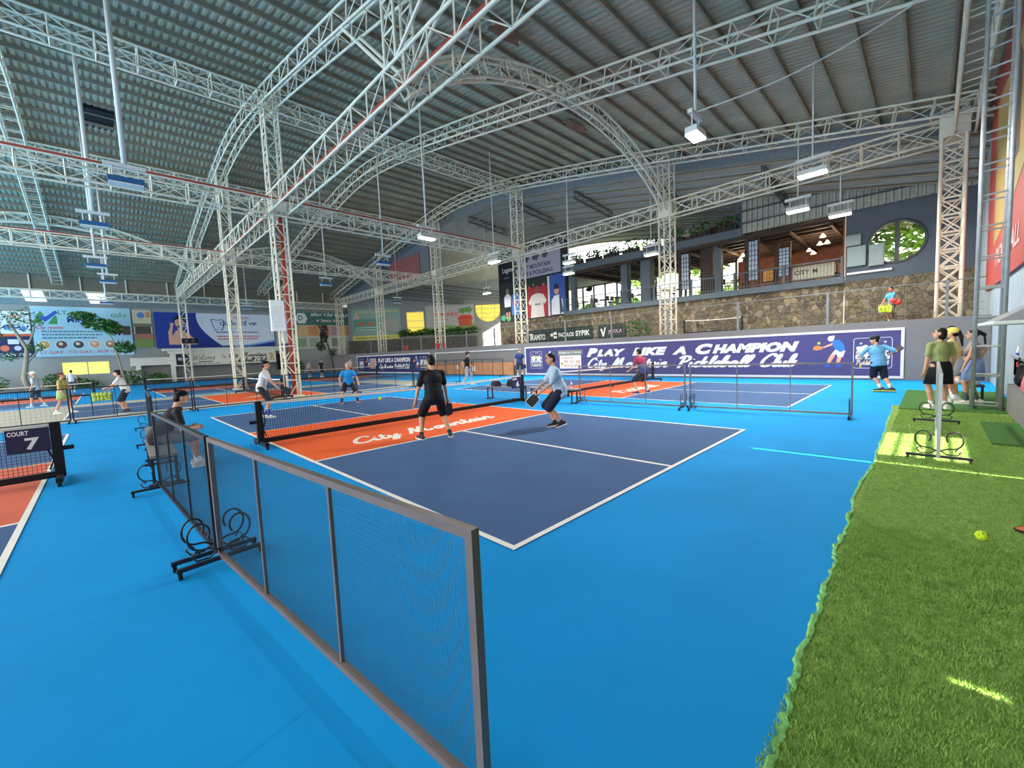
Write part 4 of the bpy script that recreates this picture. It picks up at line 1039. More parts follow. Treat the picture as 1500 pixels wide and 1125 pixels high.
B = Board('pale billboard with red lettering and a red house under trees, between the lit windows', 'billboard', wp(9.25, 4.95, .02), tuple(WD), 6.35, 3.1, cm('b9b4b4', name='billboard_pale'))
B.txt('CƠM KẸO', 1.0, 1.6, 3.3, .55, 'd8564a', 0, .04); B.lines(.8, 1.2, 2.4, 1, 'b08a82', .2, .12, 12); B.poly([(0, 0), (6.35, 0), (6.35, .7), (4.4, .35), (2.5, .55), (1.0, .2), (0, .35)], '8fb06a', 'meadow', .002)
B.rect(4.3, .3, 6.0, 1.3, 'c8604a', 'house_wall', .004); B.poly([(4.0, 1.2), (4.6, 1.75), (5.9, 1.75), (6.2, 1.2)], 'd0503a', 'house_roof', .008); B.multi([cloud(4.8, 2.3, .45), cloud(5.6, 2.4, .5)], '6f9a5a', 'painted_tree', .006)

# ---- sport posters on the stone wall, x = 26
tower = struct(MB().bx(25.95, 26.3, 19.3, 27.5, 4.5, 11.3), 'wall_poster', mat('poster_wall_dark', '2c3036', .7))
B = Board('black poster with the word Legend above the racket players', 'poster', (25.93, 27.3, 8.25), (0, -1, 0), 2.25, 2.0, cm('1d2026'), 'wall_poster_sheet', .02)
B.txt('Legend', .45, .75, 1.5, .6, 'e9e9e9', 0, .0); B.lines(.6, .35, .9, 1, 'b9b9b9', .2, .05, 3)
B = Board('pale grey sign reading CITY MOUNTAIN over the sport posters', 'sign', (25.93, 25.0, 8.2), (0, -1, 0), 5.2, 2.4, cm('a7a4b4'), 'wall_sign', .02)
B.txt('CITY MOUNTAIN', .6, .75, 3.5, .4, '45424e', 0, .02); B.txt('CAFE & PICKLEBALL', .5, .2, 3.9, .38, '45424e', 0, .02); B.multi([cloud(1.3, 1.7, .35), cloud(2.4, 1.75, .4), cloud(3.5, 1.75, .35), cloud(.3, 1.2, .35)], '55525e', 'emblem')
B = Board('dark poster of a player in white beside a blue panel, leftmost sport poster', 'poster', (25.93, 27.3, 4.6), (0, -1, 0), 2.8, 3.5, cm('2e3634'), 'wall_poster_sheet', .02)
B.multi([cloud(.3, .3, .35), cloud(1.0, .2, .3)], '5aa878', 'foliage_print'); B.rect(1.5, .5, 2.5, 2.4, '4a78c0', 'blue_panel'); B.poly([(.55, 1.3), (.5, 2.2), (.8, 2.5), (1.2, 2.5), (1.45, 2.2), (1.35, 1.3)], 'e4e6ec', 'shirt', .006); B.disc(1.0, 2.75, .2, 'a8806a', 'head', .006, .26); B.rect(.65, .8, 1.3, 1.3, '23242c', 'shorts', .006); B.multi([[(.7, .2), (.9, .2), (.92, .8), (.7, .8)], [(1.05, .2), (1.25, .2), (1.25, .8), (1.02, .8)]], 'b58a72', 'legs', .006); B.disc(1.95, 1.6, .35, 'a05a9a', 'emblem', .006)
B = Board('red poster of a player in a white T-shirt, middle sport poster', 'poster', (25.93, 23.75, 4.6), (0, -1, 0), 2.4, 3.5, cm('b0353f', name='poster_red'), 'wall_poster_sheet', .02)
B.rect(0, 2.7, 2.4, 3.5, '2f3a34', 'dark_top', .002); B.poly([(.35, 0), (.5, 1.3), (.3, 1.1), (.12, 1.4), (.5, 1.95), (.9, 2.1), (1.5, 2.1), (1.95, 1.95), (2.3, 1.4), (2.05, 1.1), (1.9, 1.3), (2.0, 0)], 'e8dfd8', 'shirt', .004); B.disc(1.2, 2.45, .25, '8f5a4a', 'head', .004, .33); B.rect(.9, 1.1, 1.6, 1.2, '6a6a72', 'chest_print', .01); B.multi([star(.3, 2.75, .18), star(2.0, 2.8, .18), star(.8, 2.9, .14)], 'e4655a', 'splash', .006)
struct(MB().bx(25.9, 25.95, 21.1, 21.3, 4.6, 8.0), 'trim_40', LAMPON if False else WHITE)
B = Board('blue poster of a person in white shirt and cap, rightmost sport poster', 'poster', (25.93, 21.05, 4.65), (0, -1, 0), 1.65, 3.4, cm('3a5aa4', name='poster_blue'), 'wall_poster_sheet', .02)
B.poly([(.1, 0), (.15, 1.2), (.45, 1.6), (1.0, 1.65), (1.35, 1.2), (1.4, 0)], 'e6e8ec', 'shirt', .004); B.poly([(1.05, 0), (1.0, 1.6), (1.2, 1.5), (1.4, .2)], '3f4a66', 'strap', .008); B.disc(.72, 2.05, .27, 'c9987e', 'head', .006, .36); B.poly([(.42, 2.15), (.45, 2.5), (.75, 2.65), (1.0, 2.45), (1.02, 2.15)], '2b2f52', 'printed_cap', .01)
B = Board('small dark banner reading KAMITO on the terrace fence', 'banner', (25.85, 23.7, 2.25), (0, -1, 0), 2.25, 1.2, cm('2b3a36'), 'fence_banner', .02); B.txt('KAMITO', .4, .3, 1.6, .5, WHITE, 0, .02); B.multi([[(.1, .9), (.5, .9), (.5, .8), (.35, .8), (.3, .3), (.2, .3), (.22, .8), (.1, .8)]], WHITE)
B = Board('small dark banner reading FACOLOS SYPIK on the terrace fence', 'banner', (25.85, 21.3, 2.3), (0, -1, 0), 4.6, 1.15, cm('26362f'), 'fence_banner', .02); B.txt('FACOLOS', 1.1, .4, 1.6, .35, WHITE, 0, .02); B.txt('SYPIK', 2.9, .38, 1.4, .45, WHITE, 0, .03); B.multi([[(.2, .5), (.5, .5), (.5, .75), (.2, .75)], [(.55, .3), (.9, .3), (.9, .5), (.55, .5)], [(.55, .6), (.9, .6), (.9, .85), (.55, .85)]], WHITE)
B = Board('small dark banner with a white tick beside the terrace column', 'banner', (25.85, 16.2, 2.3), (0, -1, 0), 2.4, 1.1, cm('2a3430'), 'fence_banner', .02); B.multi([[(.2, .8), (.35, .8), (.45, .4), (.6, .9), (.7, .9), (.5, .2), (.4, .2)]], WHITE); B.txt('JOOLA', .9, .35, 1.2, .35, 'c08a98', 0, .02)
# red hoarding on the right-hand wall
B = Board('tall red and orange billboard on the right wall beside the ladder mast', 'billboard', (20.0, -3.7, 3.0), (-1, 0, 0), 9.4, 7.0, mat('billboard_red', 'b34a42', .6, var=.1, scale=.5), depth=.05)
B.poly([(2.5, 1.2), (2.0, 5.6), (6.0, 5.2), (9.4, 6.0), (9.4, 2.4), (6, 1.6)], mat('poster_blur', 'd9a05a', .6, scale=.4, col2='7f8a4a'), 'picture', .003); B.poly([(5.6, 2.6), (5.9, 5.0), (6.6, 5.3), (7.3, 4.7), (7.4, 2.6)], '6a5a4c', 'figure', .008); B.poly([(0, 2.9), (0, 3.1), (9.4, 3.25), (9.4, 3.05)], 'e0ccc0', 'white_bar', .008) if False else None
B.txt('PICKLEBALL', 3.2, .5, 5.0, .5, 'e3b0a6', .2, .02, .006)

# ================================================================== CLUBHOUSE IN FRONT OF THE FAR WALL
ch = E('clubhouse', 'cream single-storey clubhouse front with a flat roof under the dental billboard', 'building', (7, 51, 0))
MB().bx(2.6, 12.9, 50.9, 51.9, 2.95, 3.2).bx(2.2, 13.2, 50.7, 51.9, 3.2, 3.42).build('roof', CREAM, ch)
MB().bx(-.2, 2.7, 51.0, 51.9, 1.85, 2.6).build('side_canopy', CREAM, ch)
for x in (.1, 2.7, 12.6): MB().bx(x, x + .35, 50.95, 51.3, 0, 2.95 if x > 1 else 1.85).build('pillar', CREAM, ch)
MB().bx(.2, 13, 51.7, 51.9, 0, 1.9).build('back_wall', cm('85847e', name='back_wall_grey'), ch)  # plain even grey back wall behind the cream pillars
MB().bx(12.2, 12.95, 50.85, 50.93, .75, 2.55).build('dark_panel', BLACK, ch)
B = Board('cream welcome board with script lettering City Mountain Pickleball Club', 'sign', (3.05, 50.86, 1.65), (1, 0, 0), 9.1, 1.3, cm('e9e2cc', name='welcome_cream'), 'welcome_board', .04)
B.rect(.08, .1, 1.15, 1.22, '2a2a2e', 'dark_picture'); B.multi([cloud(.4, .7, .2), cloud(.8, .65, .2), star(.6, 1.05, .1)], 'a9a9b4', 'emblem', .005)
DKI = cm('2f2c28', name='sign_ink')
brush('Welcome', DKI, B.root, B.at(1.35, .55), B.ux, B.uy, 2.1, .6, .006, .12, .4); brush('To', DKI, B.root, B.at(3.75, .65), B.ux, B.uy, .6, .35, .006, .2, .3); brush('City Mountain', DKI, B.root, B.at(4.5, .74), B.ux, B.uy, 3.8, .46, .006, .26, .35); brush('Pickleball Club', DKI, B.root, B.at(4.5, .16), B.ux, B.uy, 3.8, .46, .006, .26, .35)
B.rect(1.9, .32, 3.1, .4, '4a4a4a', 'underline'); B.txt('0901 1411 268 - 0919 62 0763', 1.4, .1, 2.3, .14, '3a362e', 0, .01)
B.poly([(8.5, .2), (8.55, .7), (8.45, 1.0), (8.6, 1.2), (8.75, .95), (8.9, 1.1), (8.8, .6), (8.95, .2), (8.8, .2), (8.7, .5), (8.62, .2)], 'c9b06a', 'gold_figure', .004)

# ================================================================== TERRACE AND CAFE
RAILM = mat('railing_grey', '7d8284', .5, metal=.2)
rl = E('terrace_railing', 'thin grey wire railing along the top of the terrace wall', 'railing', (18.25, 12, 2.15))
for i in range(14):
    y = -2.7 + i * 3.25; MB().bx(18.2, 18.28, y - .04, y + .04, 2.15, 3.4).build('post', RAILM, rl)
MB().tube((18.24, -3.6, 3.38), (18.24, 42, 3.38), .018, 6).build('top_rail', RAILM, rl)
mb = MB()
for k in range(4): mb.tube((18.24, -3.6, 2.35 + k * .24), (18.24, 42, 2.35 + k * .24), .004, 4)
for i in range(44): mb.tube((18.24, -2.7 + i * 1.02, 2.15), (18.24, -2.7 + i * 1.02, 3.38), .005, 4)
mb.build('wire', RAILM, rl)
CG = mat('cafe_grey', '59646c', .7, var=.06); WOOD = mat('cafe_wood', '7d4a34', .6, var=.25, scale=4); WOODD = mat('cafe_dark_wood', '3e3029', .7, var=.2)
struct(MB().bx(25.6, 34, .95, 19.4, 4.45, 4.8).bx(26.35, 34, 19.4, 27.6, 4.45, 4.8), 'floor_cafe', CG)
struct(MB().bx(25.6, 34, 5.8, 19.4, 7.95, 8.4).bx(26.35, 34, 19.4, 27.6, 7.95, 8.4), 'floor_cafe_deck', CG)
struct(MB().bx(26.2, 34, .9, 5.8, 8.15, 8.3), 'ceiling_cafe', mat('cafe_ceiling', '4a4440', .8, var=.3, scale=2))
mb = MB()
for k in range(8): mb.bx(26.0 + k * 1.0, 26.12 + k * 1.0, 1, 19.3, 7.75, 7.95)
for k in range(10): mb.bx(26, 34, 1.5 + k * 1.9, 1.62 + k * 1.9, 7.6, 7.75)
struct(mb, 'trim_cafe_joist', WOODD)
struct(MB().bx(33.9, 34.1, .95, 8.5, 4.8, 8.2).bx(26.4, 34, .95, 1.1, 4.8, 8.3), 'wall_cafe', WOOD)
wf = tag(E('window_8', None, None, (33.9, 14, 4.8)), kind='structure')
mb = MB()
for i in range(15): mb.bx(33.85, 33.95, 8.55 + i * 1.33, 8.7 + i * 1.33, 4.8, 7.9)
mb.bx(33.85, 33.95, 8.5, 27.6, 6.3, 6.38).bx(33.85, 33.95, 8.5, 27.6, 7.85, 7.95)
mb.build('frame', DKSTEEL, wf)
MB().bx(33.95, 33.97, 8.5, 27.6, 4.8, 7.9).build('pane', gl, wf)
cols = [(14.1, .55, CG, 'wide grey cafe column nearest the bright windows'), (12.4, .75, CG, 'wide grey cafe column beside the wooden panel'), (8.1, .8, WOODD, 'dark stone-clad cafe column in the middle of the balcony'), (7.4, .4, CG, 'slim pale cafe column right of the dark one'), (18.9, .4, CG, 'cafe column at the poster end of the balcony')]
for y, w_, m_, l_ in cols: tag(MB().bx(26.3, 26.3 + w_, y - w_ / 2, y + w_ / 2, 4.8, 7.95).build('square_column', m_), l_, 'column', 'cafe columns')
for y, l_ in ((9.4, 'glass-block screen pillar behind the balcony column'), (5.3, 'glass-block screen pillar at the middle of the balcony'), (3.7, 'glass-block screen pillar beside the red pictures')):
    pr = E('screen_pillar', l_, 'pillar', (26.2, y, 4.8), 'glass-block screen pillars')
    zt = 7.95 if y != 3.7 else 7.2
    MB().bx(26.15, 26.3, y - .28, y - .2, 4.8, zt).bx(26.15, 26.3, y + .3, y + .5, 4.8, zt).build('post', WOODD, pr)
    MB().bx(26.2, 26.25, y - .2, y + .3, 5.3, zt - .3).build('pane', mat('glass_block', 'b9c6d6', .3), pr)
    g_ = MB()
    for k in range(9): g_.bx(26.17, 26.28, y - .2, y + .3, 5.3 + k * (zt - 5.6) / 8 - .015, 5.3 + k * (zt - 5.6) / 8 + .015)
    for k in range(4): g_.bx(26.17, 26.28, y - .2 + k * .167 - .012, y - .2 + k * .167 + .012, 5.3, zt - .3)
    g_.build('grid', WOODD, pr)
bl = E('balcony_railing', 'dark grey balcony railing of the cafe above the stone wall', 'railing', (25.75, 10, 4.8))
MB().bx(25.72, 25.78, 1, 19.3, 5.72, 5.78).build('top_rail', CG, bl)
MB().bx(25.73, 25.77, 1, 19.3, 4.9, 4.94).build('bottom_rail', CG, bl)
mb = MB()
for i in range(122): mb.bx(25.74, 25.76, 1.05 + i * .15, 1.07 + i * .15, 4.9, 5.75)
mb.build('baluster', CG, bl)['kind'] = 'stuff'
for i in range(8): MB().bx(25.7, 25.8, 1 + i * 2.6, 1.1 + i * 2.6, 4.8, 5.85).build('post', CG, bl)
dk = E('deck_railing', 'grey railing of the upper cafe deck with plants along it', 'railing', (25.75, 12, 8.4))
MB().bx(25.72, 25.78, 5.9, 19.3, 9.35, 9.4).build('top_rail', CG, dk)
mb = MB()
for i in range(45): mb.bx(25.74, 25.76, 5.9 + i * .3, 5.92 + i * .3, 8.4, 9.35)
mb.build('baluster', CG, dk)
MB().bx(26.3, 26.9, 5.9, 6.4, 8.4, 10.9).build('end_post', CG, dk)
rr = random.Random(5)
def leafmass(mb, c, r, n, s=.12, flat=.8, rng=rr):
    for _ in range(n):
        while True:
            p = V((rng.uniform(-1, 1), rng.uniform(-1, 1), rng.uniform(-1, 1)))
            if p.length < 1: break
        p = V((c[0] + p.x * r[0], c[1] + p.y * r[1], c[2] + p.z * r[2]))
        a = V((rng.uniform(-1, 1), rng.uniform(-1, 1), rng.uniform(-.6, .6))).normalized(); b = a.cross(V((rng.uniform(-1, 1), rng.uniform(-1, 1), rng.uniform(-1, 1)))).normalized()
        k = s * rng.uniform(.6, 1.3)
        mb.add([p - a * k, p + b * k * .4, p + a * k, p - b * k * .4], [(0, 1, 2, 3)])
    return mb
for i in range(8):
    y = 6.8 + i * 1.65
    pt = E('potted_shrub', 'dark leafy shrub in a trough along the upper deck railing', 'shrub', (26.15, y, 8.4), 'shrubs along the upper deck')
    MB().bx(25.95, 26.35, y - .6, y + .6, 8.4, 8.75).build('trough', WOODD, pt)
    leafmass(MB(), (26.15, y, 9.0), (.3, .75, rr.uniform(.3, .6)), 130, .14).build('foliage', LEAF, pt)
gz = E('red_gazebo', 'small red tiled gazebo roof on the upper deck above the balcony', 'gazebo', (28.5, 7.4, 8.4))
MB().add([(27.0, 6.3, 9.0), (27.0, 8.7, 9.0), (29.4, 8.7, 9.0), (29.4, 6.3, 9.0), (28.2, 7.5, 9.75)], [(0, 4, 1), (1, 4, 2), (2, 4, 3), (3, 4, 0), (0, 1, 2, 3)]).build('roof', cm('7a3a38', name='red_tile', var=.25), gz)
for a_, b_ in ((27.1, 6.4), (27.1, 8.6), (29.3, 6.4), (29.3, 8.6)): MB().bx(a_ - .05, a_ + .05, b_ - .05, b_ + .05, 8.4, 9.02).build('post', WOODD, gz)
for i, (x, y) in enumerate(((31, 20.5), (30, 22.8), (31.5, 24.6))):
    hg = E('hanging_planter', 'round dark hanging planter in the bright cafe windows', 'planter', (x, y, 7.0), 'hanging planters in the cafe windows')
    MB().ell((x, y, 7.15), (.32, .32, .2)).build('bowl', WOODD, hg, smooth=True); MB().tube((x, y, 7.3), (x, y, 7.6), .01, 4).build('cord', BLACK, hg); leafmass(MB(), (x, y, 7.3), (.35, .35, .16), 60, .1).build('foliage', LEAF, hg)
# cafe interior
for i, (y, z) in enumerate(((1.9, 6.9), (2.4, 7.1), (2.9, 6.8), (3.3, 7.2), (6.2, 7.0), (6.7, 6.9), (7.0, 7.2), (4.5, 6.6), (2.1, 7.3))):
    x = 27.2 + (i % 4) * 1.1
    pl_ = E('pendant_lamp', 'white pendant lamp hanging in the cafe', 'lamp', (x, y, z), 'cafe pendant lamps')
    MB().lathe([(.02, .2), (.05, .17), (.16, .0), (.15, 0)][::-1], (x, y, z), 12).build('shade', LAMPWARM, pl_, smooth=True)
    MB().tube((x, y, z + .2), (x, y, 7.6), .008, 4).build('cord', BLACK, pl_)
la = bpy.data.lights.new('cafe_glow', 'POINT'); la.energy = 260; la.color = (1, .78, .5); la.shadow_soft_size = .3
lo = bpy.data.objects.new('cafe_glow', la); COL.objects.link(lo); lo.location = (28.3, 2.4, 7.04)
la2 = la.copy(); lo2 = bpy.data.objects.new('cafe_glow', la2); COL.objects.link(lo2); lo2.location = (29.4, 7.0, 7.14)
for i, (y, z, w_, h_, c_) in enumerate(((3.0, 5.6, 1.1, .9, 'd98a4a'), (1.8, 5.9, .9, .8, 'd8604a'), (4.4, 5.6, .9, .8, 'c85a4a'), (6.4, 6.0, .8, .9, 'd0a050'), (2.4, 6.0, .5, .7, 'e8c48a'))):
    pc_ = E('wall_picture', 'warm coloured picture on the cafe back wall', 'picture', (33.85, y, z), 'pictures on the cafe wall')
    MB().bx(33.82, 33.89, y - w_ / 2, y + w_ / 2, z, z + h_).build('frame', WOODD, pc_); MB().bx(33.79, 33.82, y - w_ / 2 + .06, y + w_ / 2 - .06, z + .06, z + h_ - .06).build('image', cm(c_, var=.4), pc_)
B = Board('pale cafe counter sign with the word CITY behind the balcony railing', 'sign', (26.6, 3.35, 4.95), (0, -1, 0), 1.9, .75, cm('c9c2a8'), 'counter_sign', .3); B.txt('CITY', .1, .3, .7, .25, '2a2a2a', 0, .02); B.txt('M', .95, .3, .22, .25, '2a2a2a', 0, .02)
def cafe_chair():
    t = E('cafe_chair', 'dark slim cafe chair behind the balcony railing', 'chair', (0, 0, 0), 'cafe chairs on the balcony')
    MB().bx(-.2, .2, -.2, .2, .43, .46).build('seat', WOODD, t); MB().bx(-.2, .2, .17, .2, .55, .92).build('backrest', WOODD, t)
    for a in (-.18, .18):
        for b in (-.18, .18): MB().bx(a - .015, a + .015, b - .015, b + .015, 0, .92 if b > 0 else .43).build('leg', BLACK, t)
    return t
def cafe_table():
    t = E('cafe_table', 'small round cafe table behind the balcony railing', 'table', (0, 0, 0), 'cafe tables on the balcony')
    MB().lathe([(.35, .72), (.35, .75)], n=18).build('table_top', WOOD, t); MB().lathe([(.03, .02), (.03, .72)], n=8).build('column', BLACK, t); MB().lathe([(.22, 0), (.22, .02)], n=14).build('foot', BLACK, t)
    return t
ch0 = cafe_chair(); tb0 = cafe_table(); fc = ft_ = True
for i, y in enumerate((18.2, 16.6, 15.2, 13.3, 11.2, 10.3, 6.5, 2.2)):
    x = 26.9 + (i % 2) * .5
    if i == 0: tb0.location = (x, y, 4.8)
    else: dup(tb0, (x, y, 4.8))
    if y > 9: dup(tb0, (x + .9, y, 8.4), None, 'small round cafe table on the upper deck', 'cafe tables on the upper deck')
    for k, dy in enumerate((-.55, .55)):
        rz = PI if dy < 0 else 0
        if i == 0 and k == 0: ch0.location = (x, y + dy, 4.8); ch0.rotation_euler = (0, 0, rz)
        else: dup(ch0, (x, y + dy, 4.8), rz)
        if y > 9: dup(ch0, (x + .9, y + dy, 8.4), rz, 'dark slim cafe chair on the upper deck', 'cafe chairs on the upper deck')
# boxes and ledge on the slate wall
for i, (y0, y1, z0, z1, l_) in enumerate(((.85, .1, 5.25, 6.25, 'larger grey electric box on the slate wall, right of the pair'), (1.0 - .1, .3, 6.3, 6.85, 'small grey electric box above the others on the slate wall'), (-.02, -.75 + .15, 5.15, 6.2, 'grey electric box with a dark slot, nearest the oval window'))):
    eb = E('electric_box', l_, 'electric box', (25.9, (y0 + y1) / 2, z0), 'electric boxes on the slate wall')
    MB().bx(25.75, 25.99, y1, y0, z0, z1).build('housing', cm('8d9b9b', name='box_grey'), eb); MB().bx(25.73, 25.75, y1 + .04, y0 - .04, z0 + .04, z1 - .04).build('door', cm('97a5a5', name='box_door'), eb)
tag(MB().bx(25.8, 26, -.9, .85, 4.85, 4.95).build('wall_ledge', WHITE), 'thin white ledge under the electric boxes', 'ledge')
tag(MB().path([(25.95, .95, 8.2), (25.95, .95, 4.5), (25.85, .95, 2.2)], .03, 5).build('conduit', CREAM), 'pale conduit running down the slate and stone walls', 'pipe')
# pink bougainvillea and bins on the terrace
fb = E('flowering_bush', 'pink-flowered bush against the stone wall on the terrace', 'bush', (25.2, 12.5, 2.15))
leafmass(MB(), (25.2, 12.5, 2.9), (.5, 1.0, .7), 260, .12).build('foliage', LEAF, fb); leafmass(MB(), (25.1, 12.5, 3.1), (.5, 1.0, .8), 90, .09).build('blossom', cm('b07a90', name='pink_blossom'), fb)
fb = E('flowering_bush', 'dark shrub at the foot of the poster column on the terrace', 'bush', (24.5, 24.5, 2.15))
leafmass(MB(), (24.5, 24.5, 2.6), (.5, 1.0, .5), 220, .12).build('foliage', cm('4a3a38', name='brown_leaf', var=.4), fb)
for i, (x, y, l_) in enumerate(((18.7, 33.2, 'red bucket on the terrace edge above the navy banner'), (18.7, 27.9, 'red bucket on the terrace edge, left of a pair'), (18.7, 27.1, 'red bucket on the terrace edge, right of a pair'))):
    bk = E('bucket', l_, 'bucket', (x, y, 2.15), 'red buckets on the terrace edge')
    MB().lathe([(.13, 0), (.2, .45), (.21, .47)], (x, y, 2.15), 16).build('body', cm('cf4a42', .5, 'bucket_red'), bk, smooth=True); MB().lathe([(.215, .45), (.215, .48)], (x, y, 2.15), 16).build('rim', cm('d8605a', .5), bk)

# ================================================================== TREES AND PLANTS
def tree(label, base, trunk, blobs, leaf, name='tree', bark=BARK, r0=.14, s=.16, branches=()):
    t = E(name, label, 'tree', base)
    k = len(trunk); MB().path(trunk, [r0 * (1 - .6 * i / (k - 1)) for i in range(k)], 8).build('trunk', bark, t, smooth=True)
    for b in branches: MB().path(b, [r0 * .4, r0 * .3, r0 * .15][:len(b)], 6).build('branch', bark, t, smooth=True)
    mb = MB()
    for c, r, n in blobs: leafmass(mb, c, r, n, s)
    mb.build('foliage', leaf, t)
    return t
Y = 49.2
tree('crooked tree with sparse feathery leaves before the left edge billboards', (-6.7, Y, 0), [(-6.5, Y, 0), (-6.75, Y, 1.2), (-6.55, Y, 2.4), (-6.4, Y, 3.6), (-6.9, Y, 5.0), (-7.2, Y, 5.8)],
     [((-7.3, Y, 5.9), (1.0, .8, .8), 170), ((-6.2, Y, 5.9), (.9, .8, 1.0), 150), ((-7.9, Y, 4.8), (.5, .6, .6), 60), ((-5.9, Y, 3.7), (.6, .5, .4), 70), ((-7.4, Y, 3.0), (.7, .5, .4), 70)], LEAF, r0=.2, s=.13,
     branches=[[(-6.4, Y, 3.6), (-5.9, Y, 5.0), (-5.7, Y, 6.2)], [(-6.5, Y, 2.4), (-5.9, Y, 3.3), (-5.6, Y, 3.8)]])
Y = 49.0
tree('tree with a dense dark flat crown before the aqua billboard', (-.9, Y, 0), [(-.75, Y, 0), (-.95, Y, 1.5), (-1.15, Y, 3.0), (-1.3, Y, 4.2), (-1.6, Y, 5.2)],
     [((-2.0, Y, 5.6), (1.2, .9, .55), 520), ((-3.0, Y, 6.3), (.9, .7, .4), 260), ((-1.2, Y, 5.2), (.7, .7, .6), 260), ((-.6, Y, 3.6), (.75, .6, .6), 300)], LEAF, r0=.1, s=.17, branches=[[(-1.1, Y, 2.9), (-.8, Y, 3.3), (-.5, Y, 3.7)]])
Y = 46.0
tree('thin bare-topped tree with drooping dark leaves before the green billboard', (16.5, Y, 0), [(16.8, Y, 0), (16.6, Y, 1.6), (16.3, Y, 3.2), (15.8, Y, 4.6), (15.3, Y, 5.6)],
     [((15.9, Y, 4.2), (.45, .4, .7), 160), ((15.5, Y, 3.2), (.5, .4, .6), 130), ((16.8, Y, 2.4), (.5, .4, .5), 70), ((16.0, Y, 5.2), (.4, .3, .4), 60)], cm('3e4a34', name='dark_leaf', var=.4), bark=BARKD, r0=.11, s=.2,
     branches=[[(15.8, Y, 4.6), (16.3, Y, 5.5), (16.9, Y, 6.4)], [(15.3, Y, 5.6), (14.9, Y, 6.2)], [(15.5, Y, 5.2), (15.7, Y, 6.6)]])
for i, (x, y, r, h_, l_) in enumerate(((-8.5, 50.5, .9, .9, 'low bush at the left edge under the billboards'), (-5.2, 50.8, .8, .8, 'low bush left of the small lit window'), (-.2, 50.5, 1.1, .8, 'low bush right of the small lit window'), (1.6, 50.3, .7, .6, 'low bush beside the clubhouse canopy'), (13.9, 49, .7, .9, 'dark round bush beside the black clubhouse panel'), (-3.6, 51.2, 1.2, .5, 'low bush beneath the small lit window'))):
    bsh = E('bush', l_, 'bush', (x, y, 0)); leafmass(MB(), (x, y, h_), (r, .6, h_ * .9), 240, .16).build('foliage', LEAF, bsh); MB().tube((x, y, 0), (x, y, h_), .05, 6).build('stem', BARKD, bsh)
hd = E('hedge', 'dense green hedge along the far terrace wall under the billboards', 'hedge', wp(10, 4.4, .5))
mb = MB()
for i in range(14):
    s_ = 6.2 + i * .72; c = wp(s_, 4.55 + .2 * math.sin(i * 2.1), .5); leafmass(mb, c, (.55, .55, .5), 130, .17)
mb.build('foliage', LEAF, hd); wall_piece(MB(), 5.9, 16, 3.9, 4.2, .25, .75).build('planter', WALLG, hd)
wall_piece(MB(), 6, 15.8, 2.15, 3.9, .3, .7).build('planter_wall', mat('dark_block', '5d5a54'), hd)
# greenery outside the openings
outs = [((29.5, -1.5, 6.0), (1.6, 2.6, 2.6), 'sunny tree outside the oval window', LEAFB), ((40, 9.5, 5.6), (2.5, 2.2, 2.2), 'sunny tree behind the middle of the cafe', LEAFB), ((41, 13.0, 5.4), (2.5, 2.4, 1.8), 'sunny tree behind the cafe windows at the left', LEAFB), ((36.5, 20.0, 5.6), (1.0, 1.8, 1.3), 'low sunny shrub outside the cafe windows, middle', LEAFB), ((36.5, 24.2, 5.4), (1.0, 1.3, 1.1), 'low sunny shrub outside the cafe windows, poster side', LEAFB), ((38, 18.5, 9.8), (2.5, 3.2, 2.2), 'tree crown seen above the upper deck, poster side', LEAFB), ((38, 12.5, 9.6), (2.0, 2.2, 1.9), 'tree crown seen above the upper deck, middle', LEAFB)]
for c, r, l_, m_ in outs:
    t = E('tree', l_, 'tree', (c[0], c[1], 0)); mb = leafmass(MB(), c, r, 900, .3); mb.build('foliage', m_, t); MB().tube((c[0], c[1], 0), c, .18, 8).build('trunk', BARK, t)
struct(MB().bx(26.5, 70, -30, 60, 1.0, 1.9), 'ground', mat('outside_ground', 'a8b86a', .9, var=.2))
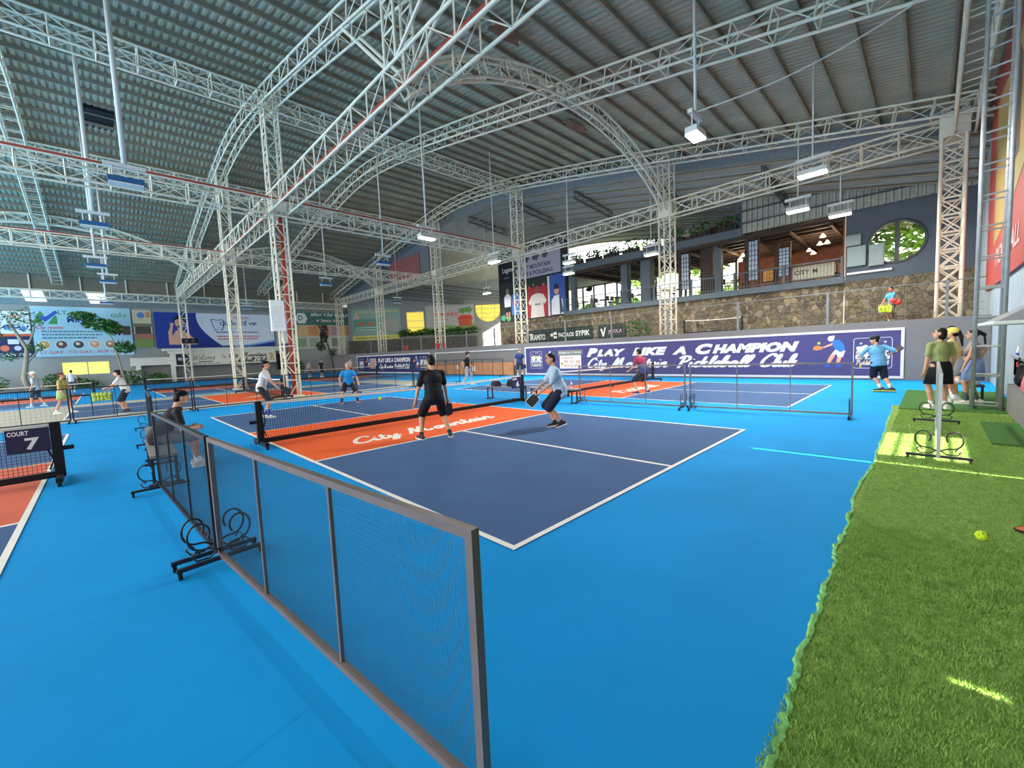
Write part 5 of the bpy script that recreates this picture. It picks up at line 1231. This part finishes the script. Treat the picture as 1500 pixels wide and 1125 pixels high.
# ================================================================== PEOPLE
SKIN = mat('skin', 'd8a283', .6, var=.05, scale=8); SKIN2 = mat('skin_tan', 'b87f60', .6, var=.05, scale=8); HAIR = mat('black_hair', '17130f', .5, var=.3, scale=30)
def ik(a, b, l1, l2, pole):
    a, b = V(a), V(b); d = b - a; L = min(d.length, (l1 + l2) * .999); dn = d.normalized(); b = a + dn * L
    x = (l1 * l1 - l2 * l2 + L * L) / (2 * L); h = math.sqrt(max(0, l1 * l1 - x * x))
    p = V(pole); p = (p - dn * p.dot(dn)).normalized()
    return a + dn * x + p * h, b
def person(label, loc, face, H=1.7, pel=(0, 0, .91), lean=4, ank=((-.1, 0, .08), (.1, 0, .08)), wri=((-.26, .08, .82), (.26, .08, .82)), toe=((0, 1), (0, 1)), look=(0, 0),
           shirt='20222a', sleeve=.62, hem=0, bottom='shorts', bcol='16171d', blen=.9, shoe='e8e8e8', sock=('eeeeee', .06), hair='short', hcol=None, cap=None, skin=None, build=1.0, fem=False,
           knee=None, elb=((-.5, -.8, -.3), (.5, -.8, -.3)), twist=0, sole=None, seat=False, fine=.0095, hem2=None, group=None, roll=0, sidebands=None):
    skin = skin or SKIN; s = H / 1.7
    root = E('person', label, 'person', (0, 0, 0), group)
    P = V(pel); Rl = Mx.Rotation(math.radians(roll), 3, 'Y') @ Mx.Rotation(math.radians(-lean), 3, 'X'); Rt = Rl @ Mx.Rotation(math.radians(-twist), 3, 'Z')
    up = lambda x, y, z: P + Rt @ V((x, y, z))
    sw = .185 * (.88 if fem else 1) * (1 + (build - 1) * .5); hw = .095 * (1.03 if fem else 1)
    neck = up(0, -.01, .50); sh = [up(-sw, 0, .435), up(sw, 0, .435)]
    hyaw, hp = look
    Rh = Rl @ Mx.Rotation(math.radians(-twist - hyaw), 3, 'Z') @ Mx.Rotation(math.radians(lean * .75 - hp), 3, 'X')
    hd = neck + Rl @ V((0, .01, .0)) + Rh @ V((0, .025, .165))
    hip = [P + V((-hw, 0, -.02)), P + V((hw, 0, -.02))]
    kn = []; an = []
    for i in (0, 1):
        pole = (knee[i] if knee else ((-.12 if i == 0 else .12), 1, .15)); k, a = ik(hip[i], ank[i], .425, .42, pole); kn.append(k); an.append(a)
    el = []; wr = []
    for i in (0, 1):
        e, w_ = ik(sh[i], wri[i], .285, .255, elb[i]); el.append(e); wr.append(w_)
    B_ = build
    S = lambda v: V(v) * s
    b = MB()
    def cap_(p, q, r, r2=None, mb=b): mb.cap(S(p), S(q), r * s, (r if r2 is None else r2) * s, 12)
    def ell_(p, r, R=None, mb=b): mb.ell(S(p), [x * s for x in r], 14, 10, R)
    def torso(mb, g=0.0, crop=False):
        if not crop: ell_(P + V((0, -.01, -.01)), (.165 * B_ + g, .115 * B_ + g, .125 + g), Rl, mb)
        ell_(up(0, 0, .15), ((.15 if not fem else .122) * B_ + g, .103 * B_ + g, .2 + g), Rt, mb)
        ell_(up(0, 0, .32), ((.165 if not fem else .142) * B_ + g, .11 * B_ + g, .17 + g), Rt, mb)
        cap_(sh[0].lerp(sh[1], .12), sh[1].lerp(sh[0], .12), .052 + g, None, mb)
        for i in (0, 1): cap_(up(0, -.01, .475), sh[i].lerp(sh[1 - i], .12), .045 + g * .6, .045 + g, mb)
        if fem:
            for a_ in (-.065, .065): ell_(up(a_, .085, .31), (.06 + g, .055 + g, .06 + g), Rt, mb)
    torso(b)
    cap_(up(0, -.01, .42), hd + Rh @ V((0, -.025, -.06)), .056, .05)
    ell_(hd + Rh @ V((0, -.008, .02)), (.074, .092, .098), Rh); ell_(hd + Rh @ V((0, .028, -.055)), (.056, .062, .062), Rh)
    ell_(hd + Rh @ V((0, .098, -.012)), (.014, .018, .026), Rh)
    for a_ in (-1, 1): ell_(hd + Rh @ V((a_ * .076, -.005, -.005)), (.012, .022, .034), Rh)
    for i in (0, 1):
        cap_(sh[i], el[i], .05 * B_, .041); cap_(el[i], wr[i], .042, .027)
        cap_(hip[i], kn[i], .088 * B_, .058); cap_(kn[i], kn[i].lerp(an[i], .35) + V((0, -.012, 0)), .056, .06); cap_(kn[i].lerp(an[i], .35) + V((0, -.012, 0)), an[i], .056, .037)
        fd = V((toe[i][0], toe[i][1], 0)).normalized(); tz = toe[i][2] if len(toe[i]) > 2 else 0
        fdir = (fd + V((0, 0, -tz))).normalized()
        cap_(an[i] + V((0, 0, -.035)), an[i] + fdir * .15 + V((0, 0, -.045)), .035, .03)
        # hand
        hdn = (wr[i] - el[i]).normalized(); sx = hdn.cross(V((0, 1, 0))); sx = sx.normalized() if sx.length > .1 else V((1, 0, 0)); nn = sx.cross(hdn)
        ell_(wr[i] + hdn * .05, (.04, .018, .05), Mx((sx, nn, hdn)).transposed())
        for k in range(4):
            o = wr[i] + hdn * .085 + sx * (.03 - k * .02); l_ = (.062, .072, .066, .052)[k]
            m1 = o + hdn * l_ * .5 + nn * .012; cap_(o, m1, .0095, .009); cap_(m1, m1 + hdn * l_ * .4 + nn * .03, .009, .008)
        o = wr[i] + hdn * .03 + sx * .038; cap_(o, o + hdn * .035 + sx * .022 + nn * .01, .0115, .01); cap_(o + hdn * .035 + sx * .022 + nn * .01, o + hdn * .065 + sx * .024 + nn * .018, .01, .0085)
    remesh(b, 'body', skin, fine * s, root, 2)
    # face
    fm = MB()
    for a_ in (-1, 1):
        fm.ell(S(hd + Rh @ V((a_ * .031, .083, .018))), [x * s for x in (.013, .008, .008)], 8, 6, Rh)
        fm.box(S(hd + Rh @ V((a_ * .032, .085, .04))), (.03 * s, .012 * s, .006 * s))
    fm.build('eye', HAIR, root)
    MB().ell(S(hd + Rh @ V((0, .088, -.06))), [x * s for x in (.022, .008, .007)], 8, 6, Rh).build('mouth', cm('a0554c', name='lip'), root)
    # hair / cap
    hm = cm(hcol, .6) if hcol else HAIR
    if hair in ('short', 'bun', 'pony', 'bob', 'braid', 'messy', 'grey'):
        h_ = MB(); ell_(hd + Rh @ V((0, -.022, .045)), (.083, .094, .088), Rh, h_); ell_(hd + Rh @ V((0, -.05, .0)), (.078, .06, .085), Rh, h_)
        if hair == 'messy':
            for k in range(14):
                a_ = k * 2.4; ell_(hd + Rh @ V((.07 * math.cos(a_), -.02 + .075 * math.sin(a_), .085 + .02 * math.sin(k))), (.03, .03, .024), Rh, h_)
        if hair == 'bob': ell_(hd + Rh @ V((0, -.04, -.03)), (.095, .08, .11), Rh, h_)
        if hair == 'bun': ell_(hd + Rh @ V((0, -.11, .08)), (.05, .05, .05), Rh, h_)
        if hair in ('pony', 'braid'):
            q = hd + Rh @ V((0, -.1, .04)); cap_(q, q + V((0, -.05, -.12)) if hair == 'pony' else q + V((.05, -.09, -.06)), .05, .04, h_)
            q2 = q + (V((0, -.05, -.12)) if hair == 'pony' else V((.05, -.09, -.06))); cap_(q2, q2 + V((0, -.02, -.2)), .042 if hair == 'pony' else .022, .02, h_)
        remesh(h_, 'hair', hm, .012 * s, root, 1)
    if cap:
        c_ = MB(); ell_(hd + Rh @ V((0, -.012, .052)), (.096, .115, .088), Rh, c_); ell_(hd + Rh @ V((0, .12, .048)), (.062, .075, .012), Rh, c_)
        remesh(c_, 'cap', cm(cap), .01 * s, root, 1)
    # clothes
    t = MB(); torso(t, .017, hem < 0)
    if not fem and hem >= 0:
        ell_(P + V((0, -.012, -.05 - hem)), (.186 * B_, .13 * B_, .12), Rl, t); ell_(P + V((0, -.01, .05)), (.176 * B_, .122 * B_, .17), Rl, t)
    for i in (0, 1):
        if sleeve > 0: cap_(sh[i], sh[i].lerp(el[i], min(1, sleeve)), .06 * B_ if not fem else .058 * B_, .06 * B_ if not fem else .056 * B_, t)
        if sleeve > 1: cap_(el[i], el[i].lerp(wr[i], sleeve - 1), .056, .045, t)
    sm = cm(shirt) if isinstance(shirt, str) else shirt
    so_ = remesh(t, 'shirt', sm, .0135 * s, root, 2)
    c_ = MB()
    for i in (0, 1): c_.cap(S(up((-.03, .03)[i], .0, .475)), S(up((.03, -.03)[i], .02, .485)), .05 * s)
    c_.build('collar', sm, root, smooth=True)
    g = MB()
    if bottom in ('shorts', 'trousers'):
        ell_(P + V((0, -.012, -.07)), (.172 * B_, .125 * B_, .11), Rl, g)
        for i in (0, 1):
            cap_(hip[i], hip[i].lerp(kn[i], min(1, blen)), .1 * B_, .09 * B_ if bottom == 'shorts' else .075, g)
            if bottom == 'trousers' or blen > 1: cap_(kn[i], kn[i].lerp(an[i], .86 if bottom == 'trousers' else blen - 1), .08, .062, g)
        remesh(g, bottom, cm(bcol), .0135 * s, root, 2)
    else:
        n = 30; prof = [(.132, .12), (.178, .02), (.2, -.1), (.235, -.1 - .3 * blen)]
        vs = []; fs = []
        for r_, z in prof:
            for j in range(n):
                a_ = 2 * PI * j / n; q = r_ * (1 + (.06 if j % 2 else -.03) * max(0, -z) * 2.5)
                mid = (hip[0].lerp(kn[0], max(0, -z) / .425) + hip[1].lerp(kn[1], max(0, -z) / .425)) / 2
                c0 = V((P.x * .6 + mid.x * .4, P.y * .6 + mid.y * .4, P.z + z)) if not seat else mid + V((0, 0, .0))
                vs.append(S(c0 + (V((q * math.cos(a_), q * .8 * math.sin(a_), 0)) if not seat else V((q * math.cos(a_), 0, q * .55 * math.sin(a_))))))
        for i in range(len(prof) - 1):
            for j in range(n): a0, a1 = i * n + j, i * n + (j + 1) % n; fs.append((a0, a0 + n, a1 + n, a1) if not seat else (a0, a1, a1 + n, a0 + n))
        fs.append(tuple(range(n))); g.add(vs, fs); fs2 = tuple(reversed(range(3 * n, 4 * n))); g.f.append(fs2)
        g.build('skirt', cm(bcol), root, smooth=True)
    for i in (0, 1):
        fd = V((toe[i][0], toe[i][1], 0)).normalized(); tz = toe[i][2] if len(toe[i]) > 2 else 0; fdir = (fd + V((0, 0, -tz))).normalized()
        q = MB(); a = an[i]; dn = V((0, 0, -1)); nrm = fdir.cross(fd.cross(V((0, 0, 1)))).normalized(); nrm = nrm if nrm.z < 0 else -nrm
        side = fd.cross(V((0, 0, 1)))
        cap_(a - fdir * .045 + nrm * .035, a + fdir * .05 + nrm * .03, .045, .044, q); cap_(a + fdir * .04 + nrm * .04, a + fdir * .165 + nrm * .048, .042, .032, q); cap_(a + nrm * .0, a + nrm * .03, .046, .046, q)
        so = remesh(q, 'shoe', cm(shoe), .011 * s, root, 1)
        sl = MB().prism([(-.085, -.04), (-.03, -.047), (.09, -.047), (.17, -.042), (.2, -.02), (.2, .02), (.17, .042), (.09, .047), (-.03, .047), (-.085, .04)], (0, 0, 0), (1, 0, 0), (0, 1, 0), .026)
        sl.v = [S(a + fdir * v.x + side * v.y + nrm * (.08 - v.z)) for v in sl.v]
        sl.build('sole', cm(sole or 'e9e9e6'), so)
        if sock:
            q = MB(); cap_(a + V((0, 0, -.02)), a.lerp(kn[i], sock[1] / .42 + .02), .043, .045 if sock[1] < .1 else .052, q); q.build('sock', cm(sock[0]), root, smooth=True)
    d = V((face[0], face[1], 0)).normalized(); rz = math.atan2(-d.x, d.y)
    root.location = loc; root.rotation_euler = (0, 0, rz)
    Rw = Mx.Rotation(rz, 3, 'Z')
    # grip frames in world space for things held
    root_info = dict(w=[V(loc) + Rw @ S(w_ + (w_ - e_).normalized() * .06) for w_, e_ in zip(wr, el)], d=[Rw @ (w_ - e_).normalized() for w_, e_ in zip(wr, el)], R=Rw)
    return root_info
def hold(info, i, label, length, width, face='23252b', edge='1c1d22'):
    paddle(label, info['w'][i] - V(length).normalized() * .06, axes(length, width), face, edge=edge)

# 1 man in black on the bench
person('man in a black T-shirt and grey shorts sitting on the bench', (-1.72, 6.1, 0), (1, .05), 1.72, pel=(0, -.02, .54), lean=32, ank=((-.14, .45, .08), (.14, .42, .08)), wri=((-.07, .4, .63), (.09, .42, .63)),
       bcol='8a8c90', blen=.98, shoe='d9d5cc', hair='messy', elb=((-.7, -.5, -.4), (.7, -.5, -.4)), look=(0, 4), seat=True, shirt='17181c')
# 2 far left player in white
i2 = person('player in a white and grey shirt and dark shorts near the tall floor column', (1.07, 11.5, 0), (.86, -.5), 1.74, pel=(0, -.05, .88), lean=16, ank=((-.13, -.06, .08), (.13, .1, .08)), wri=((-.12, .36, .98), (.14, .42, .86)),
           shirt='dcdcda', bcol='2a2b30', blen=.9, sock=('3f4fa8', .15), hair='messy', shoe='e4e2d4', look=(5, -4))
hold(i2, 1, 'dark paddle held by the player in the white and grey shirt', (.75, -.5, -.35), (0, 0, 1))
# 3 bald man in bright blue
person('bald player in a bright blue polo shirt and black shorts facing the net', (4.15, 12.75, 0), (-.32, -.95), 1.62, pel=(0, -.06, .80), lean=14, ank=((-.3, -.05, .08), (.3, .05, .08)), wri=((-.34, .22, .78), (.3, .2, .78)),
       shirt='2b9ce4', bcol='202227', blen=.85, shoe='b0405a', sock=('3a3b40', .12), hair='grey', hcol='b39a88', toe=((-.4, 1), (.4, 1)), build=1.05)
# 4 man in black from behind
i4 = person('player in black T-shirt and black shorts seen from behind on the near court', (2.29, 4.46, 0), (.3, .95), 1.73, pel=(0, -.02, .83), lean=8, ank=((-.27, .05, .08), (.27, -.05, .08)), wri=((-.33, .12, .74), (.31, .16, .72)),
           shirt='17171b', bcol='17171c', blen=.92, shoe='3a3a40', sole='efefef', sock=('2a2a2e', .04), toe=((-.25, 1), (.3, 1)), look=(-8, 0), build=1.08, sleeve=.7)
hold(i4, 1, 'dark paddle hanging from the hand of the player in black', (.25, .25, -.9), (1, 0, 0), face='35363c')
# 5 player in pale blue
i5 = person('player in pale blue T-shirt and navy shorts crouching in profile', (4.45, 3.2, 0), (-.78, .62), 1.70, pel=(0, -.12, .80), lean=16, ank=((-.09, -.12, .12), (.09, -.02, .09)), wri=((-.2, .30, .80), (.16, .34, .82)),
           shirt='b9cfe2', bcol='20263c', blen=1.02, shoe='2a2b2e', sole='f2f2f0', sock=('2a2a2e', .03), toe=((0, 1, .35), (0, 1, .1)), look=(-10, 0), build=1.15, sleeve=.85, hem=.05, hair='short')
hold(i5, 0, 'black and white rimmed paddle held low by the player in pale blue', (-.45, .54, -.7), (-.64, .77, 0), face='3a3634', edge='e4e4e0')
# 6 maroon
person('player in a maroon and navy shirt seen from behind beyond the wire screen', (10.9, 4.6, 0), (.25, 1), 1.72, pel=(0, -.08, .78), lean=22, ank=((-.28, 0, .08), (.28, 0, .08)), wri=((-.24, .34, .80), (.24, .34, .80)),
       shirt=mat('maroon_navy', '3c3f66', .7, var=0), bcol='262a36', blen=.98, shoe='4a4078', sock=('e8e8e8', .06), toe=((-.3, 1), (.3, 1)), build=1.1, sleeve=.75)
mn = MATS['maroon_navy'].node_tree; bs = mn.nodes['Principled BSDF']
tcn = mn.nodes.new('ShaderNodeTexCoord'); sx_ = mn.nodes.new('ShaderNodeSeparateXYZ'); rp_ = mn.nodes.new('ShaderNodeValToRGB'); mp_ = mn.nodes.new('ShaderNodeMapRange')
mn.links.new(tcn.outputs['Object'], sx_.inputs[0]); mn.links.new(sx_.outputs['Z'], mp_.inputs[0]); mp_.inputs[1].default_value = .8; mp_.inputs[2].default_value = 1.3
rp_.color_ramp.elements[0].color = lin('39446e'); rp_.color_ramp.elements[1].color = lin('9c3048'); rp_.color_ramp.elements[0].position = .35; rp_.color_ramp.elements[1].position = .65
mn.links.new(mp_.outputs[0], rp_.inputs[0]); mn.links.new(rp_.outputs[0], bs.inputs['Base Color'])
# 7 swinging
i7 = person('player in a sky blue T-shirt and black cap swinging a paddle before the banner crest', (13.9, -1.22, 0), (.8, .55), 1.72, pel=(.08, 0, .84), lean=8, roll=-4, ank=((.12, -.1, .09), (.26, -.28, .1)), wri=((-.22, .35, 1.1), (.45, .1, 1.08)),
           shirt='6fb4e2', bcol='1c1d2a', blen=.95, shoe='37423a', sole='d9d34a', sock=('f0f0f0', .12), cap='1b1c26', look=(-75, 0), twist=15, build=1.1, sleeve=.8, toe=((-1, .3), (-.9, .5)))
hold(i7, 1, 'black paddle raised by the player in the sky blue T-shirt', (.2, -.75, .65), (.5, .5, .5))
# 8 far black cap
person('walking person in black T-shirt, grey shorts and cap before the orange boards', (11.3, 14.7, 0), (.6, -.8), 1.74, ank=((-.09, .2, .08), (.09, -.24, .12)), wri=((-.2, .2, .95), (.22, -.12, .9)), shirt='1d1d22', bcol='a2a2a6', blen=.95, cap='2b2b30', toe=((0, 1), (0, 1, .3)), look=(-20, 0), fine=.012, sock=('f0f0f0', .03))
# 9 navy and white
i9 = person('player in a navy and white shirt standing at the left end of the purple banner', (16.6, 16.0, 0), (-.75, -.6), 1.78, ank=((-.14, 0, .08), (.14, .05, .08)), wri=((-.28, .1, .88), (.28, .1, .86)), shirt='2f3f74', bcol='20243a', sock=('f0f0f0', .14), fine=.012, sleeve=.6)
hold(i9, 0, 'dark paddle held by the player in the navy and white shirt', (-.2, -.2, -.9), (1, -1, 0))
# 10-14 group on the turf
person('woman in an olive crop T-shirt and flared black skirt standing behind the edge-on screen', (10.25, -2.52, .04), (.8, .55), 1.70, fem=True, build=1.12, ank=((-.1, .06, .08), (.1, -.02, .08)), wri=((-.24, .06, .80), (.24, .06, .82)), shirt='99a065', hem=-1, bottom='skirt', bcol='17171b', blen=.95, hair='bob', look=(-60, -5), sleeve=.7, shoe='e6ded2')
person('woman in a yellow T-shirt, yellow cap and pale skirt with a long dark ponytail', (11.6, -2.74, .04), (.3, .95), 1.70, fem=True, ank=((-.09, .05, .08), (.09, -.05, .08)), wri=((-.16, .18, .92), (.2, .1, .9)), shirt='e6d98a', hem=-1, bottom='skirt', bcol='d9d6d0', blen=.7, hair='pony', cap='f0dc6a', look=(-12, -6), sleeve=.6, shoe='f2f2f2')
person('dark-haired person mostly hidden behind the woman in the yellow cap', (13.0, -2.75, .04), (.1, 1), 1.76, shirt='2a2a30', bcol='1c1c22', fine=.012, shoe='f0f0f0')
i13 = person('seated child in white with dark hair between the yellow cap woman and the mast', (12.5, -3.1, .04), (-.2, 1), 1.4, pel=(0, 0, .52), lean=10, ank=((-.1, .36, .08), (.1, .4, .08)), wri=((-.1, .3, .6), (.1, .3, .6)), shirt='e2e2e6', bcol='dcdce2', blen=.8, seat=True, hair='messy', fine=.012)
st_ = E('stool', 'low grey stool under the seated child', 'stool', (12.5, -3.1, .04)); MB().bx(12.3, 12.7, -3.28, -2.98, .32, .36).build('seat', WOODD, st_)
for a_ in (12.33, 12.67):
    for b_ in (-3.25, -3.01): MB().bx(a_ - .015, a_ + .015, b_ - .015, b_ + .015, .04, .32).build('leg', BLACK, st_)
person('woman in taupe sleeveless top and pale blue skirt behind the ladder mast', (11.35, -3.06, .04), (-.05, 1), 1.66, fem=True, ank=((-.1, .12, .08), (.1, -.08, .08)), wri=((-.2, .2, .8), (.25, -.1, 1.0)), shirt='a4948a', hem=-1, sleeve=0, bottom='skirt', bcol='8fa4d4', blen=.9, hair='braid', shoe='e9e0d2', sock=('5a5a62', .16), elb=((-.5, -.8, -.3), (.6, -.9, 0)))
# far side
person('player in a white cap, pale shirt and dark shorts walking on the far left court', (-4.55, 27.6, 0), (-.85, .3), 1.70, ank=((-.09, .2, .08), (.09, -.2, .1)), wri=((-.26, .1, .84), (.26, -.1, .88)), shirt='c4cfd6', cap='eceff0', bcol='3a3f48', shoe='7ac0d8', hair='none', fine=.013, look=(-15, 0))
person('woman in a yellow-green top and pale green skirt on the pale concrete', (-3.45, 21.5, 0), (.85, -.35), 1.6, fem=True, build=1.1, ank=((-.12, .2, .08), (.12, -.2, .08)), wri=((-.2, .2, .82), (.22, .15, .84)), shirt='b5a85c', hem=-1, bottom='skirt', bcol='a9c27a', blen=.75, hair='bun', hcol='5a3a28', fine=.012)
i17 = person('man in a white T-shirt and navy shorts leaning over the wire ball basket', (-1.75, 18.6, 0), (-.9, .25), 1.66, pel=(0, -.04, .88), lean=18, ank=((-.14, 0, .08), (.14, -.04, .08)), wri=((-.12, .5, .98), (.12, .46, .92)), shirt='e0dcd4', bcol='262c40', shoe='4a4a4a', sock=('3a3a3e', .06), fine=.012, hair='messy')
hold(i17, 0, 'grey paddle held over the ball basket by the man in white', (-1, .1, .15), (0, 1, 0), '8a8f96')
person('person in a white top walking far off below the small lit window', (-3.95, 44, 0), (.2, 1), 1.72, shirt='c9cbce', bcol='5a5f66', fine=.014)
person('person in a white top and red trousers before the navy wall banner', (13.2, 33.4, 0), (.5, -.8), 1.72, shirt='e4ddd4', bottom='trousers', bcol='c04040', ank=((-.12, .1, .08), (.12, -.1, .08)), fine=.014)
person('person in dark clothes standing far off by the round bush', (12.6, 38.5, 0), (.4, -.9), 1.68, shirt='2c2e36', bcol='26282e', fine=.014)
person('person in pale clothes beside the one in dark clothes by the round bush', (12.2, 40.5, 0), (.2, -1), 1.6, shirt='b9aaa2', bcol='6a5a58', fine=.014)
i21 = person('person in a blue T-shirt behind the ball basket on the terrace', (21.4, -1.15, 2.15), (-.7, .7), 1.5, shirt='4f93b8', bcol='1a1b20', wri=((-.2, .34, .85), (.2, .34, .85)), fine=.012, skin=SKIN2)
tag(MB().ell((20.9, -1.36, 2.95), (.15, .13, .12), 14, 10).build('red_ball', cm('d8483f'), smooth=True), 'round red bundle beside the terrace ball basket', 'bundle')

# wire ball baskets
def basket(label, c, w=.55, d=.4, h=.82, balls='', n=16):
    c = V(c); root = E('ball_basket', label, 'basket', c)
    f = MB()
    for a in (-1, 1):
        for b_ in (-1, 1): f.tube(c + V((a * w / 2, b_ * d / 2, 0)), c + V((a * w / 2, b_ * d / 2, h)), .012, 6)
    f.build('leg', DKFR, root)
    g = MB()
    for z in (h, h - .1, h - .2, h - .3):
        pts = [c + V((a * w / 2, b_ * d / 2, z)) for a, b_ in ((-1, -1), (1, -1), (1, 1), (-1, 1))]; g.path(pts, .006, 4, closed=True)
    for k in range(7):
        t = k / 6
        for b_ in (-1, 1): g.tube(c + V((-w / 2 + w * t, b_ * d / 2, h - .3)), c + V((-w / 2 + w * t, b_ * d / 2, h)), .004, 4)
        g.tube(c + V((-w / 2 + w * t, -d / 2, h - .3)), c + V((-w / 2 + w * t, d / 2, h - .3)), .004, 4)
    g.build('wire_basket', GALV, root)
    rb2 = random.Random(9); cells = [(i, j, k) for k in range(3) for i in range(5) for j in range(4)]
    m_ = MB().ell((0, 0, 0), .05, 10, 7).mesh('pickleball'); m_.materials.append(YEL); m_.polygons.foreach_set('use_smooth', [True] * len(m_.polygons))
    for q, (i, j, k) in enumerate(cells):
        o = bpy.data.objects.new('pickleball', m_); COL.objects.link(o)
        o.location = c + V((-w / 2 + .07 + i * (w - .14) / 4 + rb2.uniform(-.02, .02), -d / 2 + .07 + j * (d - .14) / 3 + rb2.uniform(-.02, .02), h - .245 + k * .085 + rb2.uniform(-.03, .03)))
        tag(o, 'yellow ball heaped in the ' + balls, 'ball', 'balls in the ' + balls)
basket('tall wire basket of yellow balls in front of the man in white', (-2.35, 18.8, 0), balls='wire basket on the pale concrete')
basket('wire ball basket full of yellow balls on the terrace by the person in blue', (20.9, -1.0, 2.15), .7, .45, .72, balls='wire basket on the terrace')
rb_c = cm('d2403c', name='red_cloth'); ell_o = MB().ell((21.0, -1.25, 3.02), (.3, .16, .1), 14, 8).build('red_cloth', rb_c, smooth=True); tag(ell_o, 'red cloth lying over the terrace ball basket', 'cloth')
SKY, SUN, EXPO = 3.6, 34, 0.18
# ================================================================== LIGHT AND CAMERA
w = bpy.data.worlds.new('World'); sc.world = w; w.use_nodes = True
bgn = w.node_tree.nodes['Background']; bgn.inputs[0].default_value = (1.0, .985, .95, 1); bgn.inputs[1].default_value = SKY
sl = bpy.data.lights.new('sun', 'SUN'); sl.energy = SUN; sl.angle = .009; sl.color = (1, .93, .78)
so = bpy.data.objects.new('sun', sl); COL.objects.link(so)
el = math.radians(40); so.rotation_euler = V((0, math.cos(el), -math.sin(el))).to_track_quat('-Z', 'Y').to_euler()
cam = bpy.data.cameras.new('camera'); co = bpy.data.objects.new('camera', cam); COL.objects.link(co)
cam.sensor_fit = 'HORIZONTAL'; cam.sensor_width = 36; cam.lens = 607.97 / 1500 * 36; cam.clip_end = 500; cam.clip_start = .05
yaw, pitch, roll = .7779, .0780, -.0441
f = V((math.sin(yaw) * math.cos(pitch), math.cos(yaw) * math.cos(pitch), -math.sin(pitch)))
r = V((math.cos(yaw), -math.sin(yaw), 0)); u = r.cross(f)
r2 = r * math.cos(roll) + u * math.sin(roll); u2 = -r * math.sin(roll) + u * math.cos(roll)
m3 = Mx((r2, u2, -f)).transposed()
co.matrix_world = Mx.Translation((-2.2926, -2.3891, 1.6408)) @ m3.to_4x4()
sc.camera = co
vs_ = sc.view_settings
sc.display_settings.display_device = 'sRGB'
vs_.view_transform = 'Standard'; vs_.look = 'None'; vs_.exposure = EXPO; vs_.gamma = 1; vs_.use_curve_mapping = False
